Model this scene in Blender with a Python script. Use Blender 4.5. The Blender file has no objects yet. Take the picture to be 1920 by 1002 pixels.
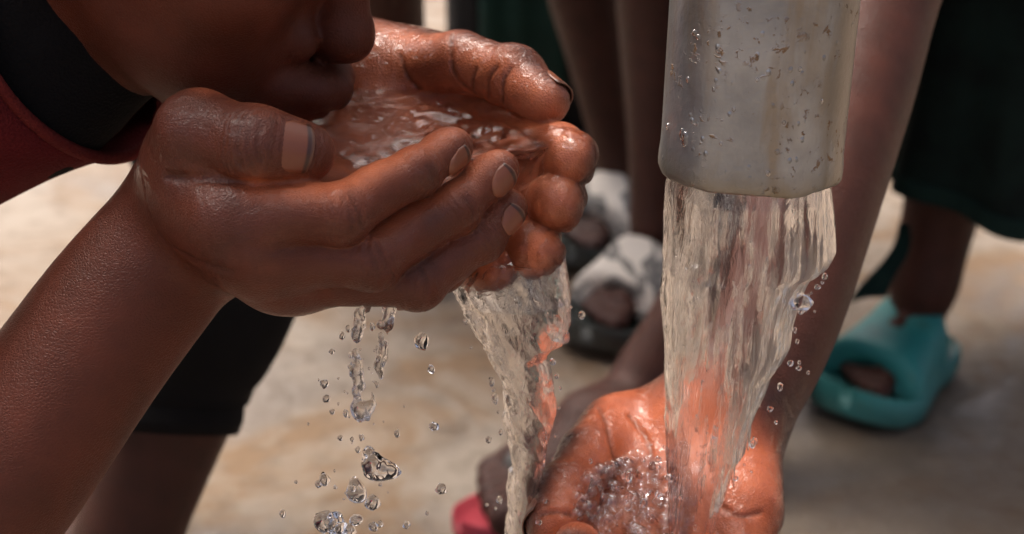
import bpy, bmesh, math, random
import numpy as np
from mathutils import Vector, Matrix

# ------------------------------------------------------------------ camera, world, sun, exposure
scene = bpy.context.scene
C = scene.collection
PITCH = math.radians(24.0)
CAM_Z = 0.66
FOC = 50.0
FPX = FOC / 36.0 * 1920.0
cam_d = bpy.data.cameras.new("camera")
cam = bpy.data.objects.new("camera", cam_d)
C.objects.link(cam)
cam.location = (0, 0, CAM_Z)
cam.rotation_euler = (math.pi / 2 - PITCH, 0, 0)
cam_d.lens = FOC
cam_d.sensor_width = 36.0
cam_d.clip_start = 0.01
cam_d.clip_end = 2000
cam_d.dof.use_dof = True
cam_d.dof.focus_distance = 0.450
cam_d.dof.aperture_fstop = 11.0
scene.camera = cam

SUN_EL, SUN_AZ = math.radians(64), math.radians(-36)      # azimuth measured from +Y towards +X
world = bpy.data.worlds.new("World")
scene.world = world
world.use_nodes = True
wn = world.node_tree.nodes
sky = wn.new("ShaderNodeTexSky")
sky.sky_type = 'NISHITA'
sky.sun_disc = False
sky.sun_elevation = SUN_EL
sky.sun_rotation = SUN_AZ
sky.air_density = 0.35
sky.dust_density = 10.0
sky.ozone_density = 0.3
wn["Background"].inputs[1].default_value = 0.15
world.node_tree.links.new(sky.outputs[0], wn["Background"].inputs[0])
sun_d = bpy.data.lights.new("sun", 'SUN')
sun_d.energy = 0.95
sun_d.angle = math.radians(18)
sun_d.color = (1.0, 0.93, 0.82)
sun = bpy.data.objects.new("sun", sun_d)
C.objects.link(sun)
sdir = Vector((math.sin(SUN_AZ) * math.cos(SUN_EL), math.cos(SUN_AZ) * math.cos(SUN_EL), math.sin(SUN_EL)))
sun.rotation_euler = (-sdir).to_track_quat('-Z', 'Y').to_euler()
scene.view_settings.view_transform = 'Standard'
scene.view_settings.look = 'None'
scene.view_settings.exposure = 1.08
scene.view_settings.gamma = 1.0
scene.view_settings.use_curve_mapping = False
scene.cycles.max_bounces = 10
scene.cycles.transparent_max_bounces = 24
scene.cycles.adaptive_threshold = 0.03
scene.cycles.transmission_bounces = 9
scene.cycles.glossy_bounces = 4
scene.cycles.diffuse_bounces = 3
scene.cycles.sample_clamp_indirect = 6.0
scene.cycles.use_denoising = True

# ------------------------------------------------------------------ helpers
cT, sT = math.cos(PITCH), math.sin(PITCH)
def V(*a): return np.array(a, dtype=np.float64)
def P(px, py, d):
    """world point seen at picture position (px, py) at a depth of d metres along the view axis"""
    x = (px - 960) / FPX * d
    u = (501 - py) / FPX * d
    return V(x, d * cT + u * sT, CAM_Z - d * sT + u * cT)
def Gp(px, py, z=0.0):
    k = sT - (501 - py) / FPX * cT
    return P(px, py, (CAM_Z - z) / k)
def cdir(r, u, t):
    """direction given as right / up / towards the lens"""
    v = V(r, u * cT * 1.0 + 0, 0)
    w = V(1, 0, 0) * r + V(0, sT, cT) * u - V(0, cT, -sT) * t
    return w / np.linalg.norm(w)
def unit(v): return v / (np.linalg.norm(v) + 1e-12)
def sstep(a, b, x):
    t = np.clip((x - a) / (b - a), 0, 1)
    return t * t * (3 - 2 * t)

def _hash(ix, iy, iz, seed):
    h = (ix.astype(np.int64) * 374761393 + iy.astype(np.int64) * 668265263 + iz.astype(np.int64) * 2147483647 + seed * 974711) & 0xFFFFFFFF
    h = ((h ^ (h >> 13)) * 1274126177) & 0xFFFFFFFF
    h = ((h ^ (h >> 16)) * 2246822519) & 0xFFFFFFFF
    return ((h ^ (h >> 15)) & 0xFFFFFF) / float(0xFFFFFF)
def vnoise(p, seed=0):
    """smooth value noise, -1..1, for (N,3) points"""
    p = np.asarray(p, dtype=np.float64)
    i = np.floor(p)
    f = p - i
    f = f * f * f * (f * (f * 6 - 15) + 10)
    i = i.astype(np.int64)
    r = 0
    for dx in (0, 1):
        wx = f[..., 0] if dx else 1 - f[..., 0]
        for dy in (0, 1):
            wy = f[..., 1] if dy else 1 - f[..., 1]
            for dz in (0, 1):
                wz = f[..., 2] if dz else 1 - f[..., 2]
                r = r + wx * wy * wz * _hash(i[..., 0] + dx, i[..., 1] + dy, i[..., 2] + dz, seed)
    return r * 2 - 1
def fbm(p, seed=0, o=3):
    a, s, r = 1.0, 1.0, 0
    for k in range(o):
        r = r + a * vnoise(p * s, seed + k * 17)
        a *= 0.5
        s *= 2.03
    return r

# ---- signed distance shapes, meshed with surface nets
class Prim:
    def __init__(s, c, r, f): s.c, s.r, s.f = np.asarray(c), r, f
    def eval(s, pts, cen, rad):
        D = np.full(pts.shape[:2], 1e3, dtype=np.float32)
        m = np.linalg.norm(cen - s.c, axis=1) < s.r + rad
        if m.any():
            q = pts[m]
            D[m] = s.f(q.reshape(-1, 3)).reshape(q.shape[:2])
        return D
def smin(a, b, k):
    if k <= 0: return np.minimum(a, b)
    h = np.maximum(k - np.abs(a - b), 0) / k
    return np.minimum(a, b) - h * h * k * 0.25
class U:
    def __init__(s, k, *ch): s.k, s.ch = k, [c for x in ch for c in (x if isinstance(x, (list, tuple)) else [x])]
    def eval(s, pts, cen, rad):
        D = None
        for c in s.ch:
            e = c.eval(pts, cen, rad)
            D = e if D is None else smin(D, e, s.k)
        return D
class Sub:
    def __init__(s, a, b, k=0.0): s.a, s.b, s.k = a, b, k
    def eval(s, pts, cen, rad):
        a, b = s.a.eval(pts, cen, rad), s.b.eval(pts, cen, rad)
        return -smin(-a, b, s.k)
class Isect:
    def __init__(s, a, b, k=0.0): s.a, s.b, s.k = a, b, k
    def eval(s, pts, cen, rad):
        a, b = s.a.eval(pts, cen, rad), s.b.eval(pts, cen, rad)
        return -smin(-a, -b, s.k)
class Disp:
    def __init__(s, a, fn, lim=0.02): s.a, s.fn, s.lim = a, fn, lim
    def eval(s, pts, cen, rad):
        D = s.a.eval(pts, cen, rad)
        m = np.abs(D) < s.lim
        if m.any():
            D[m] = D[m] + s.fn(pts[m])
        return D
class Fn:
    def __init__(s, fn): s.fn = fn
    def eval(s, pts, cen, rad):
        return s.fn(pts.reshape(-1, 3)).reshape(pts.shape[:2]).astype(np.float32)
def cone(a, b, ra, rb, n=None, fl=1.0):
    a, b = np.asarray(a, float), np.asarray(b, float)
    ab = b - a
    L2 = max(ab @ ab, 1e-12)
    def f(p):
        t = np.clip(((p - a) @ ab) / L2, 0, 1)
        w = p - a - t[:, None] * ab
        q = (w * w).sum(1)
        if n is not None:
            wn = w @ n
            q = q - wn * wn + (wn / fl) ** 2
        return np.sqrt(np.maximum(q, 0)) - (ra + t * (rb - ra))
    return Prim((a + b) / 2, np.sqrt(L2) / 2 + max(ra, rb) + 0.015, f)
def ell(c, r, R=None):
    c, r = np.asarray(c, float), np.asarray(r, float)
    def f(p):
        q = p - c
        if R is not None: q = q @ R
        k0 = np.sqrt(((q / r) ** 2).sum(1))
        k1 = np.sqrt(((q / (r * r)) ** 2).sum(1))
        return k0 * (k0 - 1) / np.maximum(k1, 1e-9)
    return Prim(c, max(r) + 0.02, f)
def chain(pts, rs, k=0.004, n=None, fl=1.0):
    return U(k, [cone(pts[i], pts[i + 1], rs[i], rs[i + 1], n, fl) for i in range(len(pts) - 1)])
def spl(pts, m=5):
    """Catmull-Rom through the points (any columns)"""
    p = np.asarray(pts, float)
    q = np.vstack([2 * p[0] - p[1], p, 2 * p[-1] - p[-2]])
    out = []
    for i in range(1, len(q) - 2):
        for t in np.linspace(0, 1, m, endpoint=False):
            a, b, c, d = q[i - 1], q[i], q[i + 1], q[i + 2]
            out.append(0.5 * (2 * b + (c - a) * t + (2 * a - 5 * b + 4 * c - d) * t * t + (3 * b - 3 * c + d - a) * t ** 3))
    out.append(p[-1])
    return np.array(out)
def limb(pr, k=0.006, m=4):
    """pr: list of (point, radius)"""
    q = spl([list(p) + [r] for p, r in pr], m)
    return chain([x[:3] for x in q], [x[3] for x in q], k)

def surfnet(node, lo, hi, h, keep=None, n=8):
    lo, hi = np.asarray(lo, float), np.asarray(hi, float)
    S = h * n
    nb = np.maximum(np.ceil((hi - lo) / S).astype(int), 1)
    g = np.stack(np.meshgrid(*[np.arange(k) for k in nb], indexing='ij'), -1).reshape(-1, 3)
    cen = lo + (g + 0.5) * S
    d = np.concatenate([node.eval(cen[i:i + 200000, None, :], cen[i:i + 200000], S * 2.0)[:, 0] for i in range(0, len(cen), 200000)])
    m = np.abs(d) < S * 1.35
    g, cen = g[m], cen[m]
    if keep is not None:
        m = keep(cen)
        g, cen = g[m], cen[m]
    ar = np.arange(n + 1)
    off = np.stack(np.meshgrid(ar, ar, ar, indexing='ij'), -1)
    NX = nb * n + 2
    ids, vs, fq = [], [], []
    def gid(c): return ((c[..., 0] + 1) * (NX[1] + 2) + (c[..., 1] + 1)) * (NX[2] + 2) + (c[..., 2] + 1)
    cor = np.array([(i, j, k) for i in (0, 1) for j in (0, 1) for k in (0, 1)])
    edg = [(a, b) for a in range(8) for b in range(a + 1, 8) if abs(cor[a] - cor[b]).sum() == 1]
    for i0 in range(0, len(g), 1200):
        gb, cb = g[i0:i0 + 1200], cen[i0:i0 + 1200]
        base = gb * n
        pts = lo + (base[:, None, :] + off.reshape(1, -1, 3)) * h
        D = node.eval(pts, cb, S * 0.9).reshape(-1, n + 1, n + 1, n + 1)
        ins = D < 0
        cs = np.stack([ins[:, i:i + n, j:j + n, k:k + n] for i, j, k in cor], -1)
        act = cs.any(-1) & ~cs.all(-1)
        w = np.argwhere(act)
        if len(w):
            val = np.stack([D[w[:, 0], w[:, 1] + i, w[:, 2] + j, w[:, 3] + k] for i, j, k in cor], -1).astype(np.float64)
            sm, ct = np.zeros((len(w), 3)), np.zeros(len(w))
            for a, b in edg:
                x = (val[:, a] < 0) != (val[:, b] < 0)
                t = val[:, a] / np.where(x, val[:, a] - val[:, b], 1)
                q = cor[a] + t[:, None] * (cor[b] - cor[a])
                sm[x] += q[x]
                ct[x] += 1
            cell = base[w[:, 0]] + w[:, 1:]
            ids.append(gid(cell))
            vs.append(lo + (cell + sm / ct[:, None]) * h)
        for ax in range(3):
            sl0 = [slice(None)] + [slice(0, n)] * 3
            sl1 = list(sl0)
            sl1[ax + 1] = slice(1, n + 1)
            A, B = ins[tuple(sl0)], ins[tuple(sl1)]
            w = np.argwhere(A != B)
            if not len(w): continue
            s0 = A[w[:, 0], w[:, 1], w[:, 2], w[:, 3]]
            cell = base[w[:, 0]] + w[:, 1:]
            u, v = (ax + 1) % 3, (ax + 2) % 3
            q = []
            for du, dv in ((-1, -1), (0, -1), (0, 0), (-1, 0)):
                c2 = cell.copy()
                c2[:, u] += du
                c2[:, v] += dv
                q.append(gid(c2))
            q = np.stack(q, 1)
            q[~s0] = q[~s0][:, ::-1]
            fq.append(q)
    if not ids: return np.zeros((0, 3)), np.zeros((0, 4), int)
    ids, vs, fq = np.concatenate(ids), np.concatenate(vs), np.concatenate(fq)
    o = np.argsort(ids)
    ids, vs = ids[o], vs[o]
    k = np.searchsorted(ids, fq)
    k = np.minimum(k, len(ids) - 1)
    ok = (ids[k] == fq).all(1)
    return vs, k[ok]
def vnormals(v, f):
    nf = np.cross(v[f[:, 2]] - v[f[:, 0]], v[f[:, 3]] - v[f[:, 1]])
    n = np.zeros_like(v)
    for i in range(4): np.add.at(n, f[:, i], nf)
    return n / (np.linalg.norm(n, axis=1, keepdims=True) + 1e-12)
def relax(x, f, it, w=0.5):
    e = np.concatenate([f[:, [0, 1]], f[:, [1, 2]], f[:, [2, 3]], f[:, [3, 0]]])
    x = np.array(x, float)
    N = len(x)
    c = np.maximum(np.bincount(e[:, 0], minlength=N), 1)
    for _ in range(it):
        if x.ndim == 1:
            x = x * (1 - w) + w * np.bincount(e[:, 0], x[e[:, 1]], N) / c
        else:
            s = np.stack([np.bincount(e[:, 0], x[e[:, 1], j], N) for j in range(3)], 1) / c[:, None]
            x = x * (1 - w) + w * s
    return x
def merge(parts):
    vs, fs, o = [], [], 0
    for v, f in parts:
        vs.append(v)
        fs.append(np.asarray(f) + o)
        o += len(v)
    return np.concatenate(vs), np.concatenate(fs)

def mk(name, v, f, mat, parent=None, smooth=True, attrs=None, fill=False):
    me = bpy.data.meshes.new(name)
    v = np.asarray(v, dtype=np.float32)
    if isinstance(f, np.ndarray):
        f = f.astype(np.int32)
        k = f.shape[1]
        me.vertices.add(len(v))
        me.vertices.foreach_set("co", v.ravel())
        me.loops.add(f.size)
        me.loops.foreach_set("vertex_index", f.ravel())
        me.polygons.add(len(f))
        me.polygons.foreach_set("loop_start", np.arange(0, f.size, k, dtype=np.int32))
        me.update(calc_edges=True)
        me.validate()
    else:
        me.from_pydata([tuple(x) for x in v], [], [tuple(x) for x in f])
    if fill:
        bm = bmesh.new(); bm.from_mesh(me)
        be = [e for e in bm.edges if e.is_boundary]
        bmesh.ops.holes_fill(bm, edges=be, sides=10)
        bm.to_mesh(me); bm.free()
    if smooth: me.polygons.foreach_set("use_smooth", np.ones(len(me.polygons), dtype=bool))
    for kx, val in (attrs or {}).items():
        a = me.attributes.new(kx, 'FLOAT', 'POINT')
        a.data.foreach_set("value", np.asarray(val, dtype=np.float32))
    if mat: me.materials.append(mat)
    ob = bpy.data.objects.new(name, me)
    C.objects.link(ob)
    if parent is not None:
        ob.parent = parent
        ob.matrix_parent_inverse = parent.matrix_world.inverted()
    return ob
def tag(o, label, cat=None, group=None, kind=None):
    o["label"] = label
    if cat: o["category"] = cat
    if group: o["group"] = group
    if kind: o["kind"] = kind
    return o
def thing(name, loc, label, cat, group=None):
    o = bpy.data.objects.new(name, None)
    o.empty_display_size = 0.05
    C.objects.link(o)
    o.location = loc
    bpy.context.view_layer.update()
    return tag(o, label, cat, group)
def loft(rings, close=True, cap0=False, cap1=False):
    """rings: list of (N,3); returns verts, faces(list)"""
    N = len(rings[0])
    v = np.concatenate(rings)
    f = []
    for i in range(len(rings) - 1):
        for j in range(N if close else N - 1):
            a, b = i * N + j, i * N + (j + 1) % N
            f.append((a, b, b + N, a + N))
    if cap0: f.append(tuple(range(N))[::-1])
    if cap1: f.append(tuple(range((len(rings) - 1) * N, len(rings) * N)))
    return v, f
def tube(pts, rs, n=12, cap=True):
    pts = np.asarray(pts, float)
    if np.isscalar(rs): rs = [rs] * len(pts)
    rings = []
    ref = V(0.31, 0.2, 0.93)
    for i, p in enumerate(pts):
        t = unit(pts[min(i + 1, len(pts) - 1)] - pts[max(i - 1, 0)])
        a = unit(np.cross(t, ref))
        b = np.cross(t, a)
        th = np.linspace(0, 2 * math.pi, n, endpoint=False)
        rings.append(p + rs[i] * (np.cos(th)[:, None] * a + np.sin(th)[:, None] * b))
        ref = -b if abs(t @ b) < 0.5 else ref
        ref = np.cross(a, t)
    return loft(rings, True, cap, cap)
def solidify(o, t, off=0):
    m = o.modifiers.new("thickness", 'SOLIDIFY')
    m.thickness = t
    m.offset = off
def subsurf(o, l=1):
    m = o.modifiers.new("smooth", 'SUBSURF')
    m.levels = m.render_levels = l

# ------------------------------------------------------------------ materials
class NT:
    def __init__(s, name):
        s.m = bpy.data.materials.new(name)
        s.m.use_nodes = True
        s.t = s.m.node_tree
        s.b = s.t.nodes["Principled BSDF"]
        s.out = s.t.nodes["Material Output"]
    def n(s, typ, **kw):
        x = s.t.nodes.new("ShaderNode" + typ)
        for k, v in kw.items():
            if k.startswith("i_"):
                key = k[2:]
                key = int(key) if key.isdigit() else key.replace("_", " ")
                s.put(x.inputs[key], v)
            else: setattr(x, k, v)
        return x
    def put(s, inp, v):
        if isinstance(v, bpy.types.NodeSocket): s.t.links.new(v, inp)
        elif isinstance(v, bpy.types.Node): s.t.links.new(v.outputs[0], inp)
        else:
            if isinstance(v, (tuple, list)) and inp.type == 'RGBA' and len(v) == 3: v = (*v, 1)
            inp.default_value = v
    def set(s, **kw):
        for k, v in kw.items(): s.put(s.b.inputs[k.replace("_", " ")], v)
    def pos(s): return s.n("NewGeometry").outputs["Position"]
    def scaled(s, vec, sc):
        m = s.n("Mapping")
        s.put(m.inputs["Vector"], vec)
        m.inputs["Scale"].default_value = sc if isinstance(sc, tuple) else (sc, sc, sc)
        return m.outputs[0]
    def noise(s, vec, scale, detail=3, rough=0.55, dist=0.0):
        x = s.n("TexNoise", i_Scale=scale, i_Detail=detail, i_Roughness=rough, i_Distortion=dist)
        s.put(x.inputs["Vector"], vec)
        return x.outputs[0]
    def voro(s, vec, scale, feature='F1', out=0):
        x = s.n("TexVoronoi", feature=feature, i_Scale=scale)
        s.put(x.inputs["Vector"], vec)
        return x.outputs[out]
    def math(s, op, a, b=0.0, c=0.0, clamp=False):
        x = s.n("Math", operation=op, use_clamp=clamp)
        s.put(x.inputs[0], a)
        s.put(x.inputs[1], b)
        s.put(x.inputs[2], c)
        return x.outputs[0]
    def ramp(s, fac, *stops):
        x = s.n("ValToRGB")
        s.put(x.inputs[0], fac)
        e = x.color_ramp.elements
        while len(e) < len(stops): e.new(0.5)
        for k, (p, c) in enumerate(stops):
            e[k].position = p
            c = (c, c, c) if not isinstance(c, (tuple, list)) else c
            e[k].color = (*c[:3], 1)
        return x.outputs[0]
    def mix(s, fac, a, b, mode='MIX'):
        x = s.n("Mix", data_type='RGBA', blend_type=mode)
        s.put(x.inputs[0], fac)
        s.put(x.inputs[6], a)
        s.put(x.inputs[7], b)
        return x.outputs[2]
    def attr(s, name): return s.n("Attribute", attribute_name=name).outputs["Fac"]
    def bump(s, h, strength=0.3, dist=0.001, normal=None):
        x = s.n("Bump", i_Strength=strength, i_Distance=dist)
        s.put(x.inputs["Height"], h)
        if normal is not None: s.put(x.inputs["Normal"], normal)
        return x.outputs[0]

def skin_mat(name, dors, palm, wet=0.0, rough=0.42):
    t = NT(name)
    p = t.pos()
    n1 = t.noise(p, 55, 4)
    n2 = t.noise(p, 260, 3)
    col = t.mix(t.ramp(n1, (0.3, 0.0), (0.75, 1.0)), dors, tuple(c * k for c, k in zip(dors, (1.55, 1.4, 1.35))))
    pc = t.mix(t.ramp(n1, (0.3, 0.0), (0.7, 1.0)), tuple(c * k for c, k in zip(palm, (0.85, 0.75, 0.72))), tuple(c * k for c, k in zip(palm, (1.2, 1.2, 1.15))))
    pc = t.mix(t.math('MULTIPLY', t.ramp(n2, (0.45, 0.0), (0.7, 1.0)), 0.35), pc, tuple(c * k for c, k in zip(palm, (0.72, 0.6, 0.55))))
    pa = t.math('ADD', t.attr("palm"), t.math('MULTIPLY', t.math('SUBTRACT', n1, 0.5), 0.35), clamp=True)
    col = t.mix(t.math('MULTIPLY', pa, t.math('GREATER_THAN', t.attr("palm"), 0.001)), col, pc)
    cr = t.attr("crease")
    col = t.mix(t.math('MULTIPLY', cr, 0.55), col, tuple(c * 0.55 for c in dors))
    # knuckle wrinkles run across the finger close to each joint
    sj = t.attr("sj")
    wob = t.math('MULTIPLY', t.math('SUBTRACT', t.noise(p, 140, 2), 0.5), 5.0)
    wave = t.math('SINE', t.math('MULTIPLY', t.math('ADD', sj, wob), 2.6))
    wm = t.math('MULTIPLY', t.attr("dors"), t.math('POWER', 2.718, t.math('MULTIPLY', t.math('MULTIPLY', sj, sj), -0.03)))
    wr = t.math('MULTIPLY', wave, wm)
    fine = t.voro(t.scaled(p, (1.0, 1.0, 1.0)), 900, 'DISTANCE_TO_EDGE')
    fine2 = t.noise(p, 1600, 2)
    hgt = t.math('ADD', t.math('MULTIPLY', wr, 0.30), t.math('MULTIPLY', t.ramp(fine, (0.0, 0.0), (0.25, 1.0)), 0.25))
    hgt = t.math('ADD', hgt, t.math('MULTIPLY', fine2, 0.12))
    hgt = t.math('ADD', hgt, t.math('MULTIPLY', n2, 0.3))
    col = t.mix(t.math('MULTIPLY', t.math('MULTIPLY', t.ramp(wr, (0.25, 0.0), (0.9, 1.0)), -1.0, clamp=True), 0.0), col, col)
    nb = t.bump(hgt, 0.55, 0.0009)
    wetn = t.ramp(t.noise(t.scaled(p, (1, 1, 1)), 60, 3, 0.6, 0.8), (0.36, 0.0), (0.50, 1.0))
    t.set(Base_Color=col, Roughness=t.math('SUBTRACT', rough, t.math('MULTIPLY', n2, 0.12)), Normal=nb,
          Subsurface_Weight=0.07, Subsurface_Scale=0.003)
    t.b.inputs["Subsurface Radius"].default_value = (1.0, 0.35, 0.2)
    t.b.inputs["Specular IOR Level"].default_value = 0.24
    if wet > 0:
        t.set(Coat_Weight=t.math('MULTIPLY', t.math('MULTIPLY', wetn, wet), t.math('ADD', t.attr("wet"), 0.0)), Coat_Roughness=0.06, Coat_IOR=1.33)
        wb = t.bump(t.noise(p, 190, 3, 0.5, 1.0), 0.8, 0.0022)
        t.put(t.b.inputs["Coat Normal"], wb)
    return t.m
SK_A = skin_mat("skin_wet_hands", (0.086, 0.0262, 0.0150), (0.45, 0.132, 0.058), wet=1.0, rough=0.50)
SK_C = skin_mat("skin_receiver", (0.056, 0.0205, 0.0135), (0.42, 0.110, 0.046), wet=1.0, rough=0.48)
SK_D = skin_mat("skin_dark", (0.042, 0.0165, 0.0118), (0.20, 0.09, 0.05), rough=0.5)

def water_mat(name, bump=0.0, bscale=300, stretch=(1, 1, 1), clear=0.0):
    t = NT(name)
    t.set(Base_Color=(1, 1, 1), Roughness=0.0, IOR=1.333, Transmission_Weight=1.0)
    if bump > 0:
        p = t.scaled(t.pos(), stretch)
        h = t.noise(p, bscale, 4, 0.6, 0.8)
        t.set(Normal=t.bump(h, bump, 0.002))
    if clear > 0:
        # thin water lets part of the light straight through
        tr = t.n("BsdfTransparent")
        mx = t.n("MixShader", i_0=clear)
        t.t.links.new(t.b.outputs[0], mx.inputs[1])
        t.t.links.new(tr.outputs[0], mx.inputs[2])
        t.t.links.new(mx.outputs[0], t.out.inputs[0])
    return t.m
W_POOL = water_mat("water_pool", 0.12, 200, clear=0.15)
def bubble_mat():
    t = NT("water_bubbles")
    fr = t.n("Math", operation='MULTIPLY_ADD')
    t.put(fr.inputs[0], t.math('POWER', t.n("LayerWeight", i_Blend=0.5).outputs["Facing"], 2.5))
    fr.inputs[1].default_value, fr.inputs[2].default_value = 0.45, 0.05
    tr, gl, mx = t.n("BsdfTransparent"), t.n("BsdfGlossy", i_Roughness=0.03), t.n("MixShader")
    t.put(mx.inputs[0], fr.outputs[0])
    t.t.links.new(tr.outputs[0], mx.inputs[1])
    t.t.links.new(gl.outputs[0], mx.inputs[2])
    t.t.links.new(mx.outputs[0], t.out.inputs[0])
    return t.m
W_BUB = bubble_mat()
W_JET = water_mat("water_jet", 0.38, 280, (1, 1, 0.12), clear=0.16)
W_FALL = water_mat("water_fall", 0.4, 260, (1, 1, 0.4), clear=0.12)
W_DROP = water_mat("water_drop")
W_FOAM = water_mat("water_foam", 0.30, 220, clear=0.15)

def cloth_mat(name, col, col2=None, rough=0.9, scale=30, weave=900):
    t = NT(name)
    p = t.pos()
    n = t.noise(p, scale, 4)
    c2 = col2 or tuple(c * 0.7 for c in col)
    w = t.voro(p, weave)
    t.set(Base_Color=t.mix(t.ramp(n, (0.35, 0.0), (0.65, 1.0)), c2, col), Roughness=rough, Normal=t.bump(t.math('ADD', w, t.math('MULTIPLY', n, 2.0)), 0.5, 0.001))
    t.b.inputs["Specular IOR Level"].default_value = 0.2
    return t.m
M_RED = cloth_mat("cloth_red", (0.15, 0.016, 0.018))
M_REDTRIM = cloth_mat("cloth_red_trim", (0.17, 0.025, 0.022))
M_BLACK = cloth_mat("cloth_black", (0.006, 0.006, 0.007))
M_GREEN = cloth_mat("cloth_dark_green", (0.009, 0.021, 0.017), (0.005, 0.009, 0.008))
M_HEM = cloth_mat("cloth_green_hem", (0.012, 0.034, 0.028), (0.007, 0.02, 0.017))
M_TEALCLOTH = cloth_mat("cloth_teal", (0.012, 0.045, 0.040))
M_NAVY = cloth_mat("cloth_navy", (0.012, 0.014, 0.03))
M_BROWNCLOTH = cloth_mat("cloth_brown", (0.03, 0.018, 0.012))
M_HAIR = cloth_mat("hair_black", (0.008, 0.007, 0.006), rough=0.6, scale=200, weave=600)

def rubber_mat(name, col, dirt, amt=0.5, rough=0.5):
    t = NT(name)
    p = t.pos()
    n = t.noise(p, 28, 5, 0.65)
    z = t.n("SeparateXYZ")
    t.put(z.inputs[0], p)
    low = t.ramp(t.math('ADD', t.math('MULTIPLY', z.outputs[2], 12.0), t.math('MULTIPLY', n, 0.7)), (0.35, 1.0), (0.95, 0.0))
    t.set(Base_Color=t.mix(t.math('MULTIPLY', t.math('MAXIMUM', low, t.ramp(n, (0.55, 0.0), (0.75, 1.0))), amt), col, dirt), Roughness=rough,
          Normal=t.bump(t.noise(p, 400, 3), 0.2, 0.001))
    return t.m
M_TEAL = rubber_mat("rubber_teal", (0.03, 0.26, 0.245), (0.10, 0.13, 0.09), 0.5)
M_SOLEDARK = rubber_mat("rubber_dark_sole", (0.018, 0.026, 0.026), (0.05, 0.05, 0.04), 0.5)
M_PINK = rubber_mat("rubber_pink", (0.55, 0.045, 0.08), (0.3, 0.12, 0.1), 0.3)

def nail_mat():
    t = NT("finger_nail")
    u = t.attr("nu")
    n = t.noise(t.pos(), 300, 3)
    col = t.ramp(u, (0.0, (0.27, 0.100, 0.052)), (0.22, (0.22, 0.074, 0.038)), (0.80, (0.20, 0.064, 0.033)), (0.85, (0.03, 0.013, 0.01)), (0.91, (0.03, 0.013, 0.01)), (1.0, (0.22, 0.11, 0.07)))
    col = t.mix(t.math('MULTIPLY', n, 0.4), col, (0.13, 0.048, 0.03))
    t.set(Base_Color=col, Roughness=0.36, Normal=t.bump(t.noise(t.pos(), 700, 2), 0.1, 0.0005))
    return t.m
M_NAIL = nail_mat()

def concrete_mat():
    t = NT("ground_concrete")
    p = t.pos()
    a = t.noise(p, 1.4, 5, 0.6, 0.4)
    b = t.noise(p, 11.0, 6, 0.68)
    c = t.noise(p, 40.0, 4, 0.6)
    d = t.noise(p, 220.0, 3)
    col = t.mix(t.ramp(b, (0.30, 0.0), (0.72, 1.0)), (0.165, 0.120, 0.079), (0.235, 0.195, 0.152))
    col = t.mix(t.ramp(a, (0.40, 0.0), (0.58, 1.0)), col, (0.25, 0.215, 0.175))
    # yellow-brown mineral stains and damp patches
    st = t.noise(t.scaled(p, (1, 1, 1)), 5.5, 6, 0.7, 1.0)
    col = t.mix(t.math('MULTIPLY', t.ramp(st, (0.44, 0.0), (0.60, 1.0)), 0.85), col, (0.165, 0.098, 0.047))
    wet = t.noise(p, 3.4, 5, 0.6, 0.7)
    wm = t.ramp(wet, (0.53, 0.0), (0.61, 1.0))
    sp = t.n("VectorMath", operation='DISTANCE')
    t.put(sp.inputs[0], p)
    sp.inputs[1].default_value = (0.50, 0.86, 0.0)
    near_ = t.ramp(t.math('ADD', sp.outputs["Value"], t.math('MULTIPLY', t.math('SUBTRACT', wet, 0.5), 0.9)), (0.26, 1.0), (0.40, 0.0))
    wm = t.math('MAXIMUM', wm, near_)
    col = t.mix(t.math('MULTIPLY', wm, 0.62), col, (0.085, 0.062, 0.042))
    col = t.mix(t.math('MULTIPLY', t.ramp(c, (0.50, 0.0), (0.72, 1.0)), 0.55), col, (0.105, 0.076, 0.05))
    hgt = t.math('ADD', t.math('MULTIPLY', b, 3.0), t.math('ADD', c, t.math('MULTIPLY', d, 0.4)))
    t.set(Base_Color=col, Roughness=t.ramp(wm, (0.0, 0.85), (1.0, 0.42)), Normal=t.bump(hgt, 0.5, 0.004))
    return t.m
M_GROUND = concrete_mat()

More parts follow.
